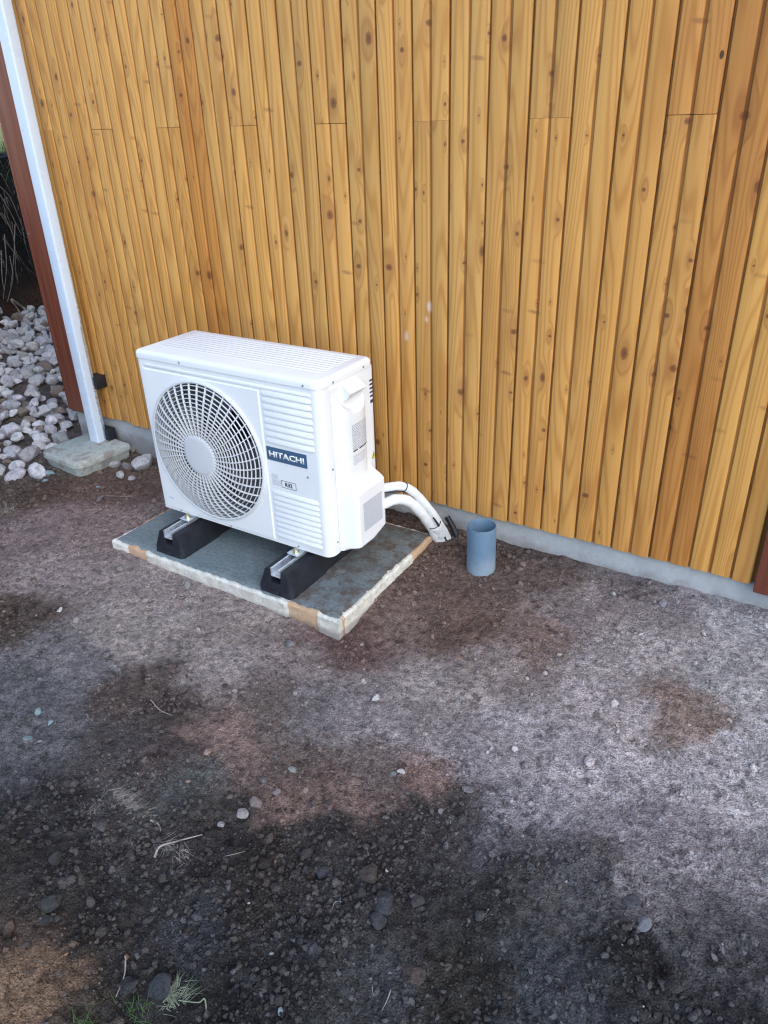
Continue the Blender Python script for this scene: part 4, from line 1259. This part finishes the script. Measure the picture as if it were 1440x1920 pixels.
# ---- crumbs and gravel, far too many to count
def in_view(x, y, mg=70):
    v = np.stack([x - CAM.x, y - CAM.y, np.zeros_like(x) - CAM.z], -1)
    w = v @ np.array(fwd)
    u = 720 + 1412.6 * (v @ np.array(right)) / w
    q = 960 - 1412.6 * (v @ np.array(upv)) / w
    return (w > .1) & (u > -mg) & (u < 1440 + mg) & (q > 700) & (q < 1920 + 130)
def scatter(name, n, tmpl, rad, dens, label, embed, tintr, grit=0.0, smooth=False):
    x = rng.uniform(-3.45, .6, n * 4); y = rng.uniform(-2.35, -.012, n * 4)
    k = in_view(x, y)
    x, y = x[k], y[k]
    # not on the slab, the block or the pipe
    k = ~((x > -2.315) & (x < -1.222) & (y > -.785) & (y < -.115)) & ~((x > -3.42) & (x < -3.07) & (y > -.335)) & (np.hypot(x + .996, y + .193) > .056)
    x, y = x[k], y[k]
    jit = np.where(rng.random(len(x)) < .5, .012, .07)          # crumbs get kicked about: the borders of the patches mix
    c = soil_color(x + rng.normal(0, 1, len(x)) * jit, y + rng.normal(0, 1, len(x)) * jit)
    k = rng.random(len(x)) < dens(x, y, c)
    x, y, c = x[k][:n], y[k][:n], c[k][:n]
    n = len(x)
    z = height(x, y, c)
    r = rad(n, x, y, c)
    T = [blob(*t[0], **t[1]) for t in tmpl]
    which = rng.integers(0, len(T), n)
    V, F, C, TI = [], [], [], []
    base = 0
    for t, (tv, tf) in enumerate(T):
        s = np.where(which == t)[0]
        if not len(s): continue
        a = rng.uniform(0, 6.283, len(s)); b = rng.uniform(-.6, .6, len(s))
        ca, sa, cb, sb = np.cos(a), np.sin(a), np.cos(b), np.sin(b)
        vx, vy, vz = tv[:, 0][None], tv[:, 1][None], tv[:, 2][None]
        x1 = vx * cb[:, None] + vz * sb[:, None]; z1 = -vx * sb[:, None] + vz * cb[:, None]
        x2 = x1 * ca[:, None] - vy * sa[:, None]; y2 = x1 * sa[:, None] + vy * ca[:, None]
        P = np.stack([x2, y2, z1], -1) * r[s][:, None, None]
        P += np.stack([x[s], y[s], z[s] + r[s] * (embed)], -1)[:, None]
        V.append(P.reshape(-1, 3))
        F.append((tf[None] + (np.arange(len(s)) * len(tv))[:, None, None] + base).reshape(-1, 3))
        ti = rng.uniform(*tintr, len(s)) 
        cc = c[s].copy()
        if grit:
            gk = rng.random(len(s)) < grit
            g = cc.mean(1) * rng.uniform(.8, 1.5, len(s))
            wh = rng.random(len(s)) < .010
            g[wh] = rng.uniform(.3, .6, wh.sum())
            warm = rng.uniform(.84, 1.0, len(s))
            cc[gk] = np.stack([g, g * (.5 + .5 * warm), g * warm], -1)[gk]
            ti[gk] = 1.0
        C.append(np.repeat(cc, len(tv), 0)); TI.append(np.repeat(ti, len(tv)))
        base += len(s) * len(tv)
    V = np.concatenate(V); F = np.concatenate(F); C = np.concatenate(C); TI = np.concatenate(TI)
    me = bpy.data.meshes.new(name)
    me.vertices.add(len(V)); me.vertices.foreach_set('co', V.astype(np.float32).ravel())
    me.loops.add(F.size); me.loops.foreach_set('vertex_index', F.astype(np.int32).ravel())
    me.polygons.add(len(F)); me.polygons.foreach_set('loop_start', np.arange(0, F.size, 3, dtype=np.int32))
    me.polygons.foreach_set('use_smooth', np.full(len(F), smooth, dtype=bool))
    me.update(calc_edges=True)
    soil_attrs(me, C, TI, 1.0)
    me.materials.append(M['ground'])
    return tag(link(name, me), label, None, None, 'stuff')
def patch(x, y, sc=5.0, s=0): return np.clip(.5 + 1.1 * fbm(x + s, y - s, sc, 3), .03, 1)
darkness = lambda c: np.clip(1.25 - c[:, 1] / .12, 0, 1)
t1 = [((1, 700 + i, .20), dict(squash=(1, random.uniform(.6, .95), random.uniform(.5, .8)))) for i in range(10)]
t2 = [((2, 720 + i, .15), dict(squash=(1, .85, .68))) for i in range(8)]
scatter('gravel', 40000, t1, lambda n, x, y, c: .0012 + .0052 * rng.random(n) ** 4.5, lambda x, y, c: np.clip(patch(x, y, 4.0) + .5 * sstep(-.16, -.05, y), 0, 1) * (1 - .6 * darkness(c)), 'fine grey gravel strewn over the packed yard', .15, (.6, 1.35), .12)
scatter('soil_crumbs', 36000, t1, lambda n, x, y, c: .0028 + .0085 * rng.random(n) ** 2.6, lambda x, y, c: patch(x, y, 6.0, 3) * (.06 + .94 * darkness(c)), 'dark crumbs of dug soil in the foreground', .32, (.7, 1.65), .03)
scatter('soil_lumps', 4600, t2, lambda n, x, y, c: .005 + .013 * rng.random(n) ** 4, lambda x, y, c: patch(x, y, 3.0, 8) ** 2 * (.03 + .97 * darkness(c)), 'larger lumps of dark soil in the foreground', .22, (.75, 1.5), .0)

T_ = [blob(*t[0], **t[1]) for t in t1]
gm = MB()
r_ = random.Random(9)
for i in range(420):
    u = r_.random() ** .45
    lx, ly = -.50 + 1.015 * u, r_.uniform(-.305, .305)
    if abs(lx + .245) < .085 or (abs(lx - .27) < .085): continue
    tv, tf_ = r_.choice(T_)
    s_ = .0011 + .0032 * r_.random() ** 4
    a = r_.uniform(0, 6.28)
    gm.add([(lx + s_ * (v[0] * math.cos(a) - v[1] * math.sin(a)), ly + s_ * (v[0] * math.sin(a) + v[1] * math.cos(a)), .0012 + s_ * (v[2] + .35)) for v in tv], tf_.tolist())
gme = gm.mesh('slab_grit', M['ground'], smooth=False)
gcol = np.tile(np.array([.17, .13, .115]), (len(gme.vertices), 1))
soil_attrs(gme, gcol, np.repeat(rng.uniform(.5, 1.5, len(gme.vertices) // 12 + 1), 12)[:len(gme.vertices)])
tag(link('slab_grit', gme, None, sl.location, sl.rotation_euler.z), 'crumbs of soil strewn over the concrete slab', None, None, 'stuff')

# ---- tufts, twigs, roots
def blade(mb, p, dir_, L, w, droop):
    p = Vector(p); dir_ = Vector(dir_).normalized()
    side = dir_.cross(Vector((0, 0, 1)))
    side = side.normalized() if side.length > .05 else Vector((1, 0, 0))
    pts = []
    for i in range(5):
        t = i / 4
        pts.append(p + dir_ * L * t + Vector((0, 0, -droop * L * t * t)))
    vs, fs = [], []
    for i, q in enumerate(pts):
        ww = w * (1 - .85 * i / 4)
        vs += [q - side * ww, q + side * ww, q + Vector((0, 0, ww * .5))]
    for i in range(4):
        a, b = i * 3, i * 3 + 3
        fs += [(a, a + 1, b + 1, b), (a + 1, a + 2, b + 2, b + 1), (a + 2, a, b, b + 2)]
    mb.add(vs, fs)
def tuft(px, py, n, L, spread, heading, mat, label, flat=.5, name='grass_tuft', w=.0006, cat='grass tuft', fan=1.6):
    P = on_ground(px, py)
    r = random.Random(int(px * 7 + py))
    mb = MB()
    for i in range(n):
        a = heading + r.uniform(-1, 1) * fan + r.gauss(0, .25)
        q = (r.gauss(0, spread[0]), r.gauss(0, spread[1]), 0)
        q = (q[0], q[1], gh(P.x + q[0], P.y + q[1]) - P.z)
        blade(mb, q, (math.cos(a), math.sin(a), r.uniform(.1, 1.0) * flat), L * r.uniform(.5, 1.2), w * r.uniform(.7, 1.4), r.uniform(.1, .6))
    return tag(mb.build(name, mat, None, P), label, cat)
tuft(235, 1508, 260, .042, (.033, .009), R(75), M['straw'], 'matted dry grass tuft on the dark soil', .5, fan=.6)
tuft(180, 1520, 40, .035, (.012, .012), R(150), M['straw'], 'thin dry grass wisp left of the matted tuft', .4)
tuft(325, 1592, 110, .04, (.022, .008), R(20), M['straw'], 'frayed dry root tuft below the matted grass', .3)
tuft(320, 1872, 150, .05, (.016, .012), R(80), M['pale_grass'], 'pale green grass tuft at the lower left edge', .5)
tuft(262, 1905, 40, .035, (.02, .01), R(100), M['grass'], 'short green grass sprouts at the bottom edge', 1.0)
tuft(152, 1915, 25, .03, (.01, .01), R(90), M['grass'], 'bright green sprout on the brown mound', 1.0)
tuft(250, 1335, 14, .03, (.006, .006), R(60), M['straw'], 'small dry straw wisp in the brown soil', .8)
tuft(10, 960, 70, .06, (.03, .02), R(100), M['straw'], 'dry grass at the left edge of the yard', .7)
def twig(pxs, r, mat, label, name='twig', cat='twig', lift=.004):
    P = [on_ground(a, b) + Vector((0, 0, lift)) for a, b in pxs]
    c = P[0].copy()
    path = catmull([p - c for p in P], 5)
    n = len(path)
    return tag(MB().tube(path, [r * (1 - .6 * i / n) for i in range(n)], 6).build(name, mat, None, c), label, cat)
twig([(283, 1314), (300, 1333), (322, 1343)], .0018, M['straw'], 'curved straw stalk on the brown soil')
twig([(290, 1610), (300, 1590), (330, 1580), (380, 1567)], .0030, M['straw'], 'long frayed root lying across the dark soil', 'dry_root', 'root')
twig([(283, 1540), (297, 1547), (302, 1560)], .0028, M['straw'], 'short hooked root left of the long frayed one', 'dry_root', 'root')
twig([(236, 1795), (234, 1830), (218, 1872)], .0020, M['straw'], 'pale forked stalk above the green tuft')
twig([(733, 1858), (727, 1875), (716, 1898)], .0013, M['straw'], 'straight pale straw near the bottom middle')
twig([(698, 1852), (699, 1862), (702, 1872)], .0008, M['straw'], 'tiny straw left of the straight pale one')
twig([(388, 1900), (384, 1875), (372, 1882), (335, 1878)], .0018, M['pale_grass'], 'pale green runner right of the green tuft')
twig([(420, 1608), (440, 1602), (460, 1598)], .0010, M['straw'], 'thin straw right of the frayed root')
twig([(640, 1693), (628, 1694), (623, 1708)], .0012, M['straw'], 'white rootlet with a pale lump in the clods')
twig([(200, 931), (230, 932), (255, 934)], .0016, M['straw'], 'straight straw lying in front of the concrete block')

# bank beyond the house corner: roots and turf
rr_ = random.Random(77)
def bank_hit(px, py):
    d = right * ((px - 720) / 1412.6) - upv * ((py - 960) / 1412.6) + fwd
    t = 4.2
    while t < 12:
        P = CAM + d * t
        if P.z < gh(P.x, P.y): return P
        t += .04
    return None
roots = [((0, 365), (18, 395), (40, 440)), ((0, 400), (24, 440), (30, 520)), ((8, 440), (12, 500), (6, 560)), ((28, 420), (26, 480), (20, 540)), ((0, 350), (20, 372), (44, 430)), ((18, 480), (24, 520), (14, 565)), ((2, 470), (4, 520), (8, 545))]
for i, pts in enumerate(roots):
    H_ = [bank_hit(*p) for p in pts]
    if any(h is None for h in H_): continue
    c = H_[0].copy()
    toward = (CAM - c).normalized() * .05
    path = catmull([p - c + toward for p in H_], 6)
    tag(MB().tube(path, [.0042 * (1 - .6 * k / len(path)) for k in range(len(path))], 6).build('hanging_root', M['root'], None, c), 'thin pale root hanging from the dark earth bank behind the corner', 'root', 'roots hanging from the bank')
twigs_ = [((22, 562), (45, 578), (72, 596)), ((22, 565), (36, 585), (42, 612))]
for i, pts in enumerate(twigs_):
    H_ = [bank_hit(*p) for p in pts]
    if any(h is None for h in H_): continue
    c = H_[0].copy()
    path = catmull([p - c + (CAM - c).normalized() * .06 for p in H_], 6)
    tag(MB().tube(path, .011 if i == 0 else .007, 7).build('bare_branch', M['root'], None, c), ('thick bare branch lying at the foot of the bank', 'thin bent branch hanging over the rubble stones')[i], 'branch')
sod = MB()
for i in range(420):
    h = bank_hit(rr_.uniform(-60, 70), rr_.uniform(290, 520) if i % 3 else rr_.uniform(300, 400))
    if h is None or h.z < .35: continue
    q = h + (CAM - h).normalized() * .03
    blade(sod, q, (rr_.uniform(-.7, .7), rr_.uniform(-.7, .7), -1), rr_.uniform(.06, .22), .0022, rr_.uniform(-.2, .3))
tag(sod.build('hanging_sod', M['root'], None), 'grey dry grass and rootlets hanging over the edge of the bank', None, None, 'stuff')
tf = MB()
for i in range(2600):
    x, y = rr_.uniform(-9.0, -5.6), rr_.uniform(-.2, 4.2)
    s = float(bank_s(np.array([x]), np.array([y]))[0])
    if s < .16 or s > 2.2: continue
    a = rr_.uniform(0, 6.28)
    blade(tf, (x, y, gh(x, y) - .01), (math.cos(a) * .5, math.sin(a) * .5, 1), rr_.uniform(.08, .26), .004, rr_.uniform(.1, .5))
tag(tf.build('turf', M['grass'], None), 'green turf on top of the earth bank', None, None, 'stuff')
